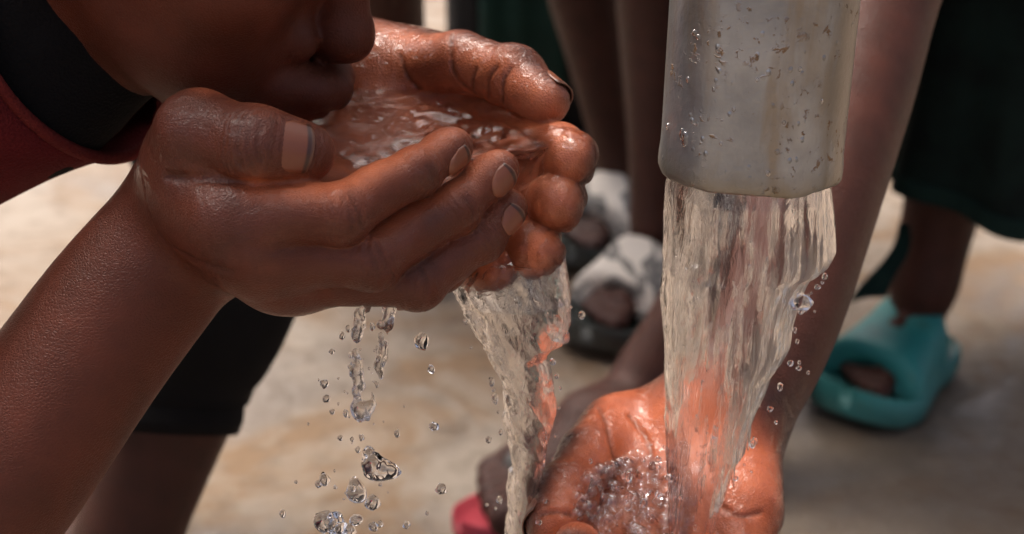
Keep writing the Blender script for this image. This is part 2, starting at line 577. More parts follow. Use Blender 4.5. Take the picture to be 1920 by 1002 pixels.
def zinc_mat():
    t = NT("galvanised_steel")
    p = t.n("TexCoord").outputs["Object"]
    a = t.noise(p, 45, 4, 0.6)
    b = t.noise(t.scaled(p, (1, 1, 0.22)), 60, 4, 0.6, 0.5)
    col = t.mix(t.ramp(a, (0.35, 0.0), (0.7, 1.0)), (0.25, 0.27, 0.285), (0.39, 0.415, 0.43))
    col = t.mix(t.math('MULTIPLY', t.ramp(b, (0.45, 0.0), (0.62, 1.0)), 0.65), col, (0.26, 0.215, 0.15))
    # rust-coloured flecks
    pd = t.n("VectorMath", operation='ADD')
    t.put(pd.inputs[0], p)
    nz = t.n("TexNoise", i_Scale=160.0, i_Detail=3.0)
    t.put(nz.inputs["Vector"], p)
    sc_ = t.n("VectorMath", operation='SCALE')
    t.put(sc_.inputs[0], nz.outputs[1])
    sc_.inputs[3].default_value = .006
    t.put(pd.inputs[1], sc_.outputs[0])
    v = t.voro(t.scaled(pd.outputs[0], (1, 1, 1.5)), 190)
    r = t.math('MULTIPLY', t.ramp(t.noise(pd.outputs[0], 330, 3, 0.6), (0.60, 0.0), (0.66, 1.0)), t.ramp(t.noise(p, 40, 3), (0.50, 0.0), (0.58, 1.0)))
    r2 = t.ramp(t.noise(t.scaled(p, (1, 1, 1.5)), 120, 5, 0.7, 0.3), (0.635, 0.0), (0.69, 1.0))
    rr = t.math('MAXIMUM', r, r2)
    col = t.mix(t.math('MULTIPLY', rr, 0.85), col, (0.25, 0.15, 0.065))
    z = t.n("SeparateXYZ")
    t.put(z.inputs[0], p)
    edge = t.ramp(t.math('ADD', t.math('MULTIPLY', z.outputs[2], 30.0), t.math('MULTIPLY', a, 0.25)), (0.15, 1.0), (0.42, 0.0))
    col = t.mix(t.math('MULTIPLY', edge, 0.5), col, (0.25, 0.21, 0.13))
    bl = t.voro(t.scaled(p, (1, 1, 0.8)), 260)
    bm = t.math('MULTIPLY', t.ramp(bl, (0.08, 1.0), (0.22, 0.0)), t.ramp(t.noise(p, 90, 2), (0.50, 0.0), (0.6, 1.0)))
    hgt = t.math('ADD', t.math('MULTIPLY', bm, 0.7), t.math('ADD', t.math('MULTIPLY', a, 0.6), t.math('MULTIPLY', t.noise(p, 500, 3), 0.25)))
    hgt = t.math('ADD', hgt, t.math('MULTIPLY', rr, 0.5))
    t.set(Base_Color=col, Metallic=0.7, Roughness=t.math('ADD', 0.36, t.math('MULTIPLY', rr, 0.3)), Normal=t.bump(hgt, 0.6, 0.0012))
    return t.m
M_ZINC = zinc_mat()

# ------------------------------------------------------------------ ground
def ground():
    n = 60
    xs = np.concatenate([-np.geomspace(600, 1.5, 14), np.linspace(-1.2, 1.2, 33), np.geomspace(1.5, 600, 14)])
    ys = np.concatenate([-np.geomspace(600, 1.0, 10), np.linspace(-0.8, 4, 60), np.geomspace(4.3, 600, 12)])
    X, Y = np.meshgrid(xs, ys, indexing='ij')
    Z = 0.004 * fbm(np.stack([X * 2.2, Y * 2.2, X * 0], -1).reshape(-1, 3), 5).reshape(X.shape) * (np.abs(X) < 5) * (np.abs(Y) < 6)
    v = np.stack([X, Y, Z - 0.004], -1).reshape(-1, 3)
    a, b = X.shape
    idx = np.arange(a * b).reshape(a, b)
    f = np.stack([idx[:-1, :-1], idx[1:, :-1], idx[1:, 1:], idx[:-1, 1:]], -1).reshape(-1, 4)
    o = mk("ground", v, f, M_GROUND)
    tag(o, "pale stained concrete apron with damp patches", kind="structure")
ground()

# ------------------------------------------------------------------ hands
class Bone:
    def __init__(s, a, b, ra, rb, dors, pw=1.0, ja=None, jb=None, joint=True):
        s.a, s.b, s.ra, s.rb = np.asarray(a, float), np.asarray(b, float), ra, rb
        u = unit(s.b - s.a)
        s.d = unit(dors - (dors @ u) * u)
        s.pw, s.joint = pw, joint
def hand_sdf(H, palm_k=0.011):
    """H: dict(wrist, wr, fingers=[(pts4, radii4, dorsal)], thumb=(pts4, radii, dorsal), extra=[...])"""
    bones, fg = [], []
    mets = []
    for pts, rs, dn in H["fingers"]:
        segs = []
        for i in range(3):
            bones.append(Bone(pts[i], pts[i + 1], rs[i], rs[i + 1], dn))
            segs.append(cone(pts[i], pts[i + 1], rs[i], rs[i + 1]))
            # soft pad on the palm side of every phalanx
            u = unit(pts[i + 1] - pts[i]); d = unit(dn - (dn @ u) * u)
            mid = pts[i] * 0.5 + pts[i + 1] * 0.5 if i < 2 else pts[i] * 0.25 + pts[i + 1] * 0.75
            r = (rs[i] + rs[i + 1]) / 2
            segs.append(ell(mid - d * r * 0.22, (np.linalg.norm(pts[i + 1] - pts[i]) * 0.42, r * 0.93, r * 0.90), np.stack([u, np.cross(d, u), d], 1)))
        for i in (1, 2):   # knuckle swelling on the back
            u = unit(pts[i + 1] - pts[i - 1]); d = unit(dn - (dn @ u) * u)
            segs.append(ell(pts[i] + d * rs[i] * 0.16, (rs[i] * 0.95, rs[i] * 1.02, rs[i] * 0.92), np.stack([u, np.cross(d, u), d], 1)))
        fg.append(U(0.0035, segs))
        w0 = H["wrist"] + (pts[0] - np.mean([f[0][0] for f in H["fingers"]], 0)) * 0.45
        mets.append(cone(w0, pts[0], H["wr"] * 0.66, rs[0] * 1.12))
        bones.append(Bone(w0, pts[0], H["wr"] * 0.66, rs[0] * 1.12, H["dors"], joint=False))
    pts, rs, dn = H["thumb"]
    segs = []
    for i in range(3):
        bones.append(Bone(pts[i], pts[i + 1], rs[i], rs[i + 1], dn if i else unit(dn + H["dors"]), joint=i > 0))
        segs.append(cone(pts[i], pts[i + 1], rs[i], rs[i + 1]))
    u = unit(pts[3] - pts[2]); d = unit(dn - (dn @ u) * u)
    segs.append(ell(pts[2] * 0.35 + pts[3] * 0.65 - d * rs[3] * 0.2, (np.linalg.norm(pts[3] - pts[2]) * 0.5, rs[3] * 1.06, rs[3] * 0.95), np.stack([u, np.cross(d, u), d], 1)))
    segs.append(ell(pts[2] + d * rs[2] * 0.12, (rs[2] * 1.0, rs[2] * 1.04, rs[2] * 0.95), np.stack([u, np.cross(d, u), d], 1)))
    th0 = segs[0]
    th = U(0.005, segs[1:])
    palm = U(palm_k, mets, H.get("palm", []))
    hand = U(0.0, [])
    body = palm
    fings = U(0.0005, fg)
    body = U(0.006, body, fings)
    body = U(0.008, body, th0)
    body = U(H.get("thumb_k", 0.007), body, th)
    for a in H.get("hollow", []): body = Sub(body, a, 0.008)
    if H.get("creases"):
        H["creases"] = [[q for q in (march(x, y, body) for x, y in spl(c, 8)) if q is not None] for c in H["creases"]]
        body = Sub(body, U(0.0, [chain(c, [H.get("crease_r", 0.0003)] * len(c), 0.0) for c in H["creases"] if len(c) > 1]), 0.0018)
    if H.get("deep"):
        dp = [[q for q in (march(x, y, body) for x, y in spl(c, 8)) if q is not None] for c in H["deep"]]
        body = Sub(body, U(0.0, [chain(c, [0.0010] * len(c), 0.0) for c in dp if len(c) > 1]), 0.0022)
    return body, bones
def march(px, py, node, d0=.38, d1=.70, n=640):
    ds = np.linspace(d0, d1, n)
    pts = np.array([P(px, py, d) for d in ds])
    D = node.eval(pts[:, None, :], pts, .02)[:, 0]
    k = np.argmax(D < 0)
    return pts[k] if (D < 0).any() else None
def hand_attrs(v, bones, creases, arm=None):
    N = len(v)
    best = np.full(N, 1e3)
    palm, sj, dors = np.zeros(N), np.full(N, 99.0), np.zeros(N)
    for b in bones:
        ab = b.b - b.a
        L = np.linalg.norm(ab)
        t0 = ((v - b.a) @ ab) / (L * L)
        t = np.clip(t0, 0, 1)
        w = v - b.a - t[:, None] * ab
        r = np.linalg.norm(w, axis=1)
        d = r - (b.ra + t * (b.rb - b.ra))
        m = d < best
        best[m] = d[m]
        q = (w @ b.d) / np.maximum(r, 1e-6)
        palm[m] = ((sstep(0.66, -0.12, q) if b.joint else sstep(0.15, -0.5, q)) * b.pw)[m]
        dors[m] = sstep(0.0, 0.6, q)[m] if b.joint else 0
        s = np.where(t0 < 0.5, t0 * L, (1 - t0) * L) * 1000
        sj[m] = s[m] if b.joint else 99
    cr = np.zeros(N)
    for c in creases or []:
        for i in range(len(c) - 1):
            a, b = np.asarray(c[i]), np.asarray(c[i + 1])
            ab = b - a
            t = np.clip(((v - a) @ ab) / (ab @ ab), 0, 1)
            d = np.linalg.norm(v - a - t[:, None] * ab, axis=1)
            cr = np.maximum(cr, 1 - sstep(0.0004, 0.0013, d))
    return best, palm, sj, dors, cr

def nail(parent, a, b, r, dn, l0, l1, half, lift=0.0002, tilt=0.0, slope=0.09):
    """a->b last finger bone (b = centre of the tip ball); nail runs from l0 to l1 (m, along the bone, 0 at b)"""
    u = unit(b - a); n = unit(dn - (dn @ u) * u); s = np.cross(u, n)
    if tilt:
        u, n = unit(u * math.cos(tilt) - n * math.sin(tilt)), unit(n * math.cos(tilt) + u * math.sin(tilt))
    nu, nv = 15, 13
    v, at = [], []
    for top in (1, 0):
        for i in range(nu):
            x = i / (nu - 1)
            for j in range(nv):
                y = j / (nv - 1) * 2 - 1
                wid = half * (0.86 + 0.14 * min(1, x * 3.0))
                x0 = l0 + (1 - math.sqrt(max(0, 1 - y * y * 0.97))) * 0.0055
                x1 = l1 - (1 - math.sqrt(max(0, 1 - y * y * 0.55))) * 0.0045
                ax = x0 + (x1 - x0) * x
                ph = y * wid
                R = r * 1.0 + lift - 0.00002 * (y * y) - (0.0005 if not top else 0) - (0.0007 * max(0, 0.15 - x) / 0.15)
                ax2 = max(0.0, ax)
                drop = ax2 * ax2 * 18
                v.append(b + u * ax + (s * math.sin(ph) + n * math.cos(ph)) * (R - drop + max(0, -ax) * slope))
                at.append(x)
    f = []
    for i in range(nu - 1):
        for j in range(nv - 1):
            q = i * nv + j
            f.append((q, q + 1, q + nv + 1, q + nv))
            o = nu * nv
            f.append((o + q, o + q + nv, o + q + nv + 1, o + q + 1))
    rim = [j for j in range(nv)] + [i * nv + nv - 1 for i in range(1, nu)] + [(nu - 1) * nv + j for j in range(nv - 2, -1, -1)] + [i * nv for i in range(nu - 2, 0, -1)]
    for k in range(len(rim)):
        p, q = rim[k], rim[(k + 1) % len(rim)]
        f.append((q, p, p + nu * nv, q + nu * nv))
    return mk("nail", v, f, M_NAIL, parent, attrs={"nu": at})

# ------------------------------------------------------------------ generic body pieces
def foot_sdf(heel, toe, s=1.0, ankle=None, r_ank=0.03, z0=0.022):
    """foot standing on a sole of height z0; heel and toe are ground points"""
    heel, toe = np.array(heel, float), np.array(toe, float)
    heel[2] = toe[2] = 0
    f = unit(toe - heel); L = np.linalg.norm(toe - heel); z = V(0, 0, 1); sd = np.cross(z, f)
    def q(a, b, c): return heel + f * (a * L) + sd * (b * L) + z * (z0 + c * L)
    out = [cone(q(0.13, 0, 0.12), q(0.45, 0.0, 0.16), 0.125 * L, 0.13 * L),
           cone(q(0.12, 0, 0.12), q(0.72, 0.06, 0.085), 0.12 * L, 0.085 * L), cone(q(0.12, 0, 0.12), q(0.70, -0.08, 0.075), 0.11 * L, 0.075 * L),
           cone(q(0.2, 0, 0.2), q(0.6, 0.03, 0.13), 0.12 * L, 0.08 * L)]
    toes = []
    for k, (b, l, r) in enumerate(((0.125 , 0.965, 0.052), (0.045, 0.95, 0.040), (-0.025, 0.915, 0.037), (-0.085, 0.875, 0.035), (-0.14, 0.83, 0.034))):
        toes.append(U(0.006, cone(q(0.72, b * 0.9, 0.075), q(l - 0.07, b, 0.058), r * L * 1.1, r * L), ell(q(l - 0.045, b, 0.05), (r * L * 1.15,) * 3)))
    if ankle is not None:
        out.append(cone(q(0.16, 0, 0.17), ankle, 0.115 * L, r_ank))
    return [U(0.012, out), U(0.002, toes)]
def person_mesh(sdf, lo, hi, cell): return surfnet(sdf, lo, hi, cell)

def simple_head(c, fwd, up, s=1.0):
    fwd = unit(fwd); up = unit(up - (up @ fwd) * fwd); left = np.cross(up, fwd)
    R = np.stack([fwd, left, up], 1)
    def q(x, y, z): return c + (fwd * x + left * y + up * z) * s
    e = lambda a, r: ell(q(*a), tuple(k * s for k in r), R)
    sh = U(0.012 * s, e((-0.01, 0, 0.03), (0.092, 0.072, 0.082)), e((0.03, 0, -0.03), (0.052, 0.055, 0.07)), e((0.055, 0, -0.078), (0.022, 0.026, 0.02)),
           cone(q(0.085, 0, 0.01), q(0.1, 0, -0.025), 0.008 * s, 0.012 * s), e((0.088, 0.014, -0.028), (0.012, 0.009, 0.009)), e((0.088, -0.014, -0.028), (0.012, 0.009, 0.009)),
           cone(q(0.082, -0.02, -0.05), q(0.082, 0.02, -0.05), 0.008 * s, 0.008 * s), cone(q(0.078, -0.018, -0.062), q(0.078, 0.018, -0.062), 0.008 * s, 0.008 * s))
    sh = U(0.006 * s, sh, e((-0.015, 0.074, -0.01), (0.017, 0.007, 0.03)), e((-0.015, -0.074, -0.01), (0.017, 0.007, 0.03)))
    sh = Sub(sh, U(0, e((0.088, 0.031, 0.008), (0.02, 0.016, 0.011)), e((0.088, -0.031, 0.008), (0.02, 0.016, 0.011))), 0.01 * s)
    sh = U(0.002, sh, e((0.066, 0.031, 0.006), (0.013,) * 3), e((0.066, -0.031, 0.006), (0.013,) * 3))
    hair = Sub(e((-0.016, 0, 0.038), (0.096, 0.077, 0.086)), e((0.075, 0, -0.03), (0.08, 0.1, 0.085)), 0.01 * s)
    return sh, hair
def hanging_hand(w, d, side):
    """relaxed hand at wrist w pointing along d"""
    d = unit(d); x = unit(np.cross(d, V(side, 0.3, 0))); n = np.cross(x, d)
    H = []
    for k in range(4):
        o = (k - 1.5) * 0.017
        a = w + d * 0.075 + x * o
        l = (0.062, 0.07, 0.066, 0.052)[k]
        b = a + unit(d + n * 0.25) * l * 0.5
        c = b + unit(d + n * 0.7) * l * 0.5
        H.append(chain([a, b, c], [0.0085, 0.0078, 0.0065], 0.002))
    th = chain([w + d * 0.02 + x * -0.02, w + d * 0.05 + x * -0.042 + n * 0.01, w + d * 0.085 + x * -0.048 + n * 0.015], [0.012, 0.010, 0.008], 0.003)
    pl = U(0.01, [cone(w, w + d * 0.072 + x * (k - 1.5) * 0.017, 0.015, 0.0105) for k in range(4)])
    return U(0.006, pl, U(0.001, H), th)

# ------------------------------------------------------------------ the drinking person
ZW = 0.5050                       # water level in the cupped hands
def Wp(px, py, z=ZW):
    return Gp(px, py, z)
DR = {}
def drinker():
    root = thing("person", (-0.58, 0.50, 0.0), "person in red shirt bending down to drink from cupped hands", "person")
    # --- near (right) hand: back of the hand to the lens, thumb on the rim
    dn = cdir
    near = dict(wrist=P(372, 405, .484), wr=0.0205, dors=cdir(-.75, -.25, .6),
        fingers=[
            ([P(432, 408, .4385), P(640, 400, .434), P(779, 322, .445), P(852, 276, .455)], [.0122, .0088, .0073, .0062], cdir(.20, -.72, .66)),
            ([P(470, 470, .4415), P(697, 486, .4455), P(853, 390, .4560), P(938, 318, .464)], [.0120, .0090, .0076, .0064], cdir(.28, -.62, .72)),
            ([P(520, 505, .4535), P(782, 526, .4600), P(900, 446, .4660), P(955, 389, .470)], [.0116, .0088, .0073, .0062], cdir(.32, -.58, .75)),
            ([P(560, 515, .462), P(750, 528, .467), P(828, 505, .475), P(872, 482, .480)], [.0105, .0080, .0068, .0060], cdir(.2, -.7, .6))],
        thumb=([P(352, 325, .472), P(374, 252, .442), P(480, 274, .4330), P(572, 287, .4375)], [.0155, .0142, .0107, .0093], cdir(.05, .18, .98)),
        thumb_k=0.0012,
        palm=[cone(P(450, 400, .470), P(650, 425, .474), .0135, .012), cone(P(430, 420, .485), P(650, 440, .490), .015, .013), ell(P(372, 330, .455), (.017, .02, .017)), cone(P(372, 345, .466), P(432, 408, .447), .014, .0125)],
        creases=[[(470, 222), (464, 262), (470, 300), (480, 325)], [(488, 232), (483, 270), (490, 312)], [(452, 225), (446, 265), (452, 310)], [(640, 366), (656, 400), (662, 436)], [(656, 362), (672, 396), (677, 426)], [(688, 462), (704, 494), (710, 520)], [(704, 458), (720, 488), (726, 510)], [(786, 502), (800, 528), (803, 548)], [(800, 310), (812, 330), (815, 345)], [(872, 372), (886, 392), (888, 408)], [(268, 335), (280, 400), (312, 452), (370, 488), (436, 510)]], crease_r=0.00015, deep=[[(316, 331), (370, 335), (430, 340), (500, 343), (560, 344)]])
    # --- far (left) hand: palm to the lens
    far = dict(wrist=P(690, 165, .556), wr=0.021, dors=cdir(.10, -.55, -.8),
        fingers=[
            ([P(868, 258, .546), P(982, 276, .518), P(1046, 284, .496), P(1070, 298, .4815)], [.0115, .0098, .0092, .0082], cdir(.85, -.25, -.6)),
            ([P(846, 315, .542), P(962, 350, .516), P(1028, 366, .497), P(1047, 384, .4800)], [.0115, .0098, .0095, .0089], cdir(.80, -.45, -.5)),
            ([P(822, 372, .530), P(925, 425, .508), P(988, 452, .493), P(1010, 473, .4800)], [.0112, .0095, .0090, .0084], cdir(.65, -.65, -.5)),
            ([P(800, 430, .520), P(868, 478, .502), P(908, 496, .492), P(926, 505, .483)], [.0100, .0085, .0078, .0072], cdir(.4, -.85, -.4))],
        thumb=([P(752, 140, .554), P(862, 118, .530), P(962, 147, .514), P(1024, 190, .502)], [.0150, .0120, .0104, .0086], cdir(.52, .80, -.3)),
        thumb_k=0.0016,
        palm=[cone(P(690, 250, .548), P(815, 390, .530), .015, .013), cone(P(650, 330, .530), P(780, 440, .512), .015, .013), cone(P(600, 360, .512), P(720, 450, .500), .014, .012), ell(P(775, 128, .560), (.024, .018, .0135)), cone(P(720, 130, .565), P(840, 128, .552), .0145, .011), cone(P(760, 160, .565), P(846, 300, .548), .014, .012)],
        creases=[[(846, 66), (846, 95), (850, 130), (866, 158), (890, 176)], [(932, 126), (916, 150), (914, 184)], [(958, 128), (944, 155), (942, 192)], [(893, 130), (886, 150), (885, 168)],
                 [(752, 105), (766, 145), (790, 172)]])
    nb, nbones = hand_sdf(near)
    fb, fbones = hand_sdf(far)
    # --- arms
    armN = limb([(near["wrist"], .0215), (P(290, 500, .480), .0220), (P(190, 625, .476), .0236), (P(20, 860, .468), .0258), (P(-180, 1110, .462), .0285), (P(-330, 1290, .465), .0300)], 0.008)
    shN, elN = V(-.30, .405, .585), P(-330, 1290, .465)
    upN = limb([(elN, .0300), ((elN + shN) / 2, .033), (shN, .040)], 0.01)
    shF, elF = V(-.33, .60, .60), V(-.225, .69, .535)
    armF = limb([(far["wrist"], .0215), ((far["wrist"] * .6 + elF * .4), .0235), (elF, .029)], 0.008)
    upF = limb([(elF, .029), ((elF + shF) / 2, .033), (shF, .04)], 0.01)
    wristN = U(0.010, nb, armN)
    # --- head
    th = math.radians(29)
    s = 0.00093
    ps = math.radians(15)
    fwd0 = V(math.cos(ps), -math.sin(ps), 0)
    fw = unit(fwd0 * math.cos(th) + V(0, 0, -math.sin(th)))
    up = unit(fwd0 * math.sin(th) + V(0, 0, math.cos(th)))
    lf = np.cross(up, fw)
    R = np.stack([fw, lf, up], 1)
    tipP = P(697, 92, .494)
    O = tipP - (fw * 27.5 + up * 6) * s
    q = lambda x, y, z: O + (fw * x + lf * y + up * z) * s
    e = lambda c, r, RR=None: ell(q(*c), tuple(k * s for k in r), R if RR is None else RR)
    cn = lambda a, b, ra, rb: cone(q(*a), q(*b), ra * s, rb * s)
    H = [e((-78, 0, 78), (95, 73, 82)), e((-36, 0, 25), (40, 56, 62)), e((-6, 0, -46), (15, 19, 15)), e((-10, 0, -18), (22, 31, 25))]
    for y in (-1, 1):
        H += [cn((-72, 46 * y, 4), (-10, 9 * y, -46), 14, 14), cn((-84, 52 * y, 36), (-72, 46 * y, 4), 13, 14), e((-33, 33 * y, -8), (32, 22, 27)),
              e((-28, 40 * y, 18), (26, 20, 18)), cn((0, 10 * y, 60), (-14, 40 * y, 57), 10, 9)]
    head = U(0.016, H)
    nose = U(0.0045, cn((-4, 0, 48), (14, 0, 9), 8, 9.5), e((16, 0, 5), (11.5, 12, 10.5)), cn((13, 0, -1), (2, 0, -5), 5.5, 5))
    al = [e((0, 15.5 * y, -.5), (12.5, 9.2, 9.8)) for y in (-1, 1)]
    nose = U(0.0025, nose, al)
    head = U(0.0035, head, nose)
    lipu = U(0.003, [chain([q(-4, 27 * y, -19), q(8, 19 * y, -18.5), q(18, 9 * y, -16.5), q(21.5, 0, -17)], [.0028, .0060, .0070, .0066], 0.002) for y in (-1, 1)])
    lipl = U(0.003, [chain([q(-4, 27 * y, -21), q(6, 18 * y, -29), q(14, 9 * y, -32), q(17, 0, -32)], [.0028, .0062, .0072, .0072], 0.002) for y in (-1, 1)])
    muz = e((0, 0, -22), (19, 26, 16))
    head = U(0.005, head, muz, lipu)
    head = U(0.004, head, lipl)
    head = Sub(head, U(0.001, [e((6, 6.5 * y, -9), (5, 3, 4.0)) for y in (-1, 1)]), 0.002)
    head = Sub(head, U(0, [e((4, 32 * y, 43), (14, 17, 11)) for y in (-1, 1)]), 0.008)
    head = U(0.002, head, [e((-14, 31 * y, 42), (13, 13, 12.5)) for y in (-1, 1)])
    ears = []
    for y in (-1, 1):
        ears.append(Sub(e((-92, 71 * y, 16), (17, 8, 29)), e((-88, 77 * y, 16), (9, 7, 17)), 0.003))
    head = U(0.004, head, ears)
    neckb = P(10, 75, .515)
    neck = U(0.01, cone(q(-88, 0, 6), P(10, 90, .514), .041, .038), cone(q(-60, 0, -18), P(60, 165, .512), .029, .029))
    chest = V(-.34, .503, .60)
    pel = V(-.60, .50, .68)
    torso = U(0.03, cone(P(-180, 60, .518), chest, .045, .080), cone(chest + V(0, -.055, 0), pel + V(0, -.04, 0), .085, .08), cone(chest + V(0, .055, 0), pel + V(0, .04, 0), .085, .08), cone(shN + V(-.02, .02, 0), shF + V(0, -.02, 0), .05, .05))
    legs = []
    for y, kx in ((-.075, -.545), (.075, -.56)):
        hip, kn, an = pel + V(0, y, -.03), V(kx, .50 + y * 1.25, .36), V(kx - .07, .50 + y * 1.3, .085)
        legs.append(limb([(hip, .068), ((hip + kn) / 2, .06), (kn, .045), (kn * .6 + an * .4, .044), (an, .028)], 0.02))
        heel = an * V(1, 1, 0) + V(-.045, 0, 0)
        legs += foot_sdf(heel, heel + V(.20, y * .3, 0), ankle=an, r_ank=.028, z0=0.004)
    upper = U(0.018, U(0.014, head, neck), torso, upN, upF)
    rest = U(0.012, U(0.012, upper, armF), U(0.03, legs))
    full = U(0.012, U(0.0, U(0.012, rest, armN), nb), fb)
    full = U(0.004, U(0.010, fb, armF), U(0.010, nb, armN), U(0.03, upper, U(0.02, legs)))
    # finest where the lens looks, coarser out of the picture
    x0 = -0.215
    a = surfnet(U(0.010, nb, armN), (x0, .34, .33), (.03, .56, .60), 0.00085)
    b = surfnet(U(0.010, fb, armF), (-.15, .42, .38), (.06, .62, .61), 0.0009)
    cc = surfnet(U(0.014, head, neck), (-.32, .36, .38), (.0, .66, .78), 0.0018)
    dd = surfnet(U(0.03, torso, upN, upF, U(0.02, legs)), (-.80, .28, -.02), (-.1, .80, .80), 0.008)
    e1 = surfnet(armN, (-.36, .28, .25), (x0 + .0017, .50, .50), 0.00245, keep=lambda c: c[:, 0] < x0 + .0017)
    e1 = (e1[0], e1[1]); mk_ = e1[0][:, 0] < x0 + 0.001
    e1 = (e1[0], e1[1][mk_[e1[1]].all(1)])
    e2 = surfnet(armF, (-.30, .50, .42), (-.148, .75, .64), 0.0025)
    parts = [a, b, cc, dd, e1, e2]
    v, f = merge(parts)
    fine = len(a[0]) + len(b[0])
    N = len(v)
    palm, sj, do, cr, wet = np.zeros(N), np.full(N, 99.0), np.zeros(N), np.zeros(N), np.zeros(N)
    for (p0, p1, bones, H_, wr, elb) in ((0, len(a[0]), nbones, near, near["wrist"], P(20, 860, .468)), (len(a[0]), fine, fbones, far, far["wrist"], elF)):
        vv = v[p0:p1]
        best, pa, s_, d_, c_ = hand_attrs(vv, bones, H_["creases"])
        dist = (vv - wr) @ unit(elb - wr)          # fades up the forearm
        fade = 1 - sstep(-0.012, 0.012, dist)
        palm[p0:p1], sj[p0:p1], do[p0:p1], cr[p0:p1] = pa * fade, s_, d_, c_ * (.45 if H_ is near else .9)
        wet[p0:p1] = (1 - sstep(0.0, 0.03, dist)) * (.45 if H_ is near else 1.0)
    palm = relax(palm, f, 22)
    do = relax(do, f, 8)
    palm[:len(a[0])] *= 0.92
    body = mk("body", v, f, SK_A, root, attrs={"palm": palm, "sj": sj, "dors": do, "crease": cr, "wet": wet}, fill=True)
    # --- nails
    F = near["fingers"]
    for k, (l0, l1, hf, dl) in enumerate(((-.0098, .0006, .76, cdir(.26, -.70, .66)), (-.0098, .0008, .78, cdir(.36, -.50, .78)), (-.0095, .0008, .78, cdir(.38, -.50, .78)))):
        p_, r_, d_ = F[k]
        nail(body, p_[2], p_[3], r_[3] * 1.07, dl, l0, l1, hf, .0003)
    p_, r_, d_ = near["thumb"]
    nail(body, p_[2], p_[3], r_[3] * 1.04, cdir(-.02, .12, .98), -.0118, .0012, .84, .0004, slope=.18)
    p_, r_, d_ = far["thumb"]
    nail(body, p_[2], p_[3], r_[3] * 1.04, d_, -.0080, .0045, .85, .0003)
    # --- hair
    hr = Sub(e((-82, 0, 82), (99, 77, 85)), e((12, 0, 10), (82, 110, 92)), 0.012)
    hr = Disp(hr, lambda p: 0.0012 * vnoise(p * 420, 3))
    v, f = surfnet(hr, (-.33, .36, .45), (.05, .68, .82), 0.003)
    mk("hair", v, f, M_HAIR, root)
    sc = Disp(U(.012, neck, cone(P(-20, 85, .513), P(-160, 60, .518), .045, .052)), lambda p: -.0022 + .0012 * fbm(p * V(60, 25, 60), 14, 2), .01)  # black shell hugging the neck, set just outside the skin
    v, f = surfnet(sc, (-.33, .38, .38), (-.02, .66, .70), .003)
    mk("neck_shell", v, f, M_BLACK, root)
    # --- shirt: rings from the neck opening towards the hips
    th_ = np.linspace(0, 2 * math.pi, 72, endpoint=False)
    def ring(c, A, B, seed, amp=0.0):
        w = 1 + amp * vnoise(np.stack([np.cos(th_) * 2.3, np.sin(th_) * 2.3, th_ * 0 + seed], 1), 8)
        return c + (np.cos(th_) * w)[:, None] * A + (np.sin(th_) * w)[:, None] * B
    c0 = P(140, 105, .508)
    A0 = P(300, 165, .560) - c0
    B0 = P(168, 292, .508) - c0
    c1 = P(60, 95, .512)
    rings = [ring(c0, A0, B0, 0), ring(c0 * .75 + c1 * .25, A0 * .85 + V(0, .022, 0), B0 * 1.08 + V(0, 0, -.0015), 0.1, .01), ring(P(40, 95, .515), V(.012, .085, 0), V(-.006, 0, -.0545), .4, .03), ring(P(-60, 90, .517), V(.006, .112, 0), V(-.010, 0, -.064), .7, .03), ring(P(-260, 60, .52), V(0, .142, 0), V(-.02, 0, -.078), 1.2, .03),
             ring(chest + V(0, 0, -.01), V(0, .158, 0), V(-.02, 0, -.098), 2, .03), ring(V(-.45, .5, .63), V(0, .15, 0), V(-.02, 0, -.105), 3, .04), ring(V(-.56, .5, .665), V(0, .145, 0), V(-.01, 0, -.11), 4, .05), ring(V(-.66, .5, .69), V(0, .14, 0), V(0, 0, -.105), 5, .06)]
    v, f = loft(rings)
    sh = mk("shirt", v, f, M_RED, root)
    solidify(sh, 0.0016, -1)
    subsurf(sh, 2)
    v, f = tube(np.vstack([rings[0], rings[0][:1]]), .0026, 8, False)
    cl = mk("collar", v, f, M_REDTRIM, sh)
    subsurf(cl, 1)
    for shp, elp in ((shN, elN), (shF, elF)):
        d = unit(elp - shp)
        x = unit(np.cross(d, V(0.2, 1, 0.3))); y = np.cross(d, x)
        rs = [shp - d * .05 + .062 * (np.cos(th_)[:, None] * x + np.sin(th_)[:, None] * y), shp + d * .02 + .058 * (np.cos(th_)[:, None] * x + np.sin(th_)[:, None] * y), shp + d * .08 + .05 * (np.cos(th_)[:, None] * x + np.sin(th_)[:, None] * y)]
        v, f = loft(rs)
        o = mk("sleeve", v, f, M_RED, sh)
        solidify(o, .0016)
    # --- shorts
    legs_ = []
    for y, kx in ((-.075, -.545), (.075, -.56)):
        hip, kn = pel + V(0, y, -.03), V(kx, .50 + y * 1.25, .36)
        legs_.append(cone(hip, hip * .25 + kn * .75, .082, .07))
    so = Disp(U(0.03, legs_, cone(pel + V(0, -.05, .02), pel + V(0, .05, .02), .095, .095)), lambda p: 0.003 * vnoise(p * 28, 4))
    v, f = surfnet(so, (-.80, .28, .25), (-.40, .74, .85), 0.006)
    mk("shorts", v, f, M_NAVY, root)
    DR.update(near=near, far=far, nb=nb, fb=fb, head=head, q=q)
drinker()

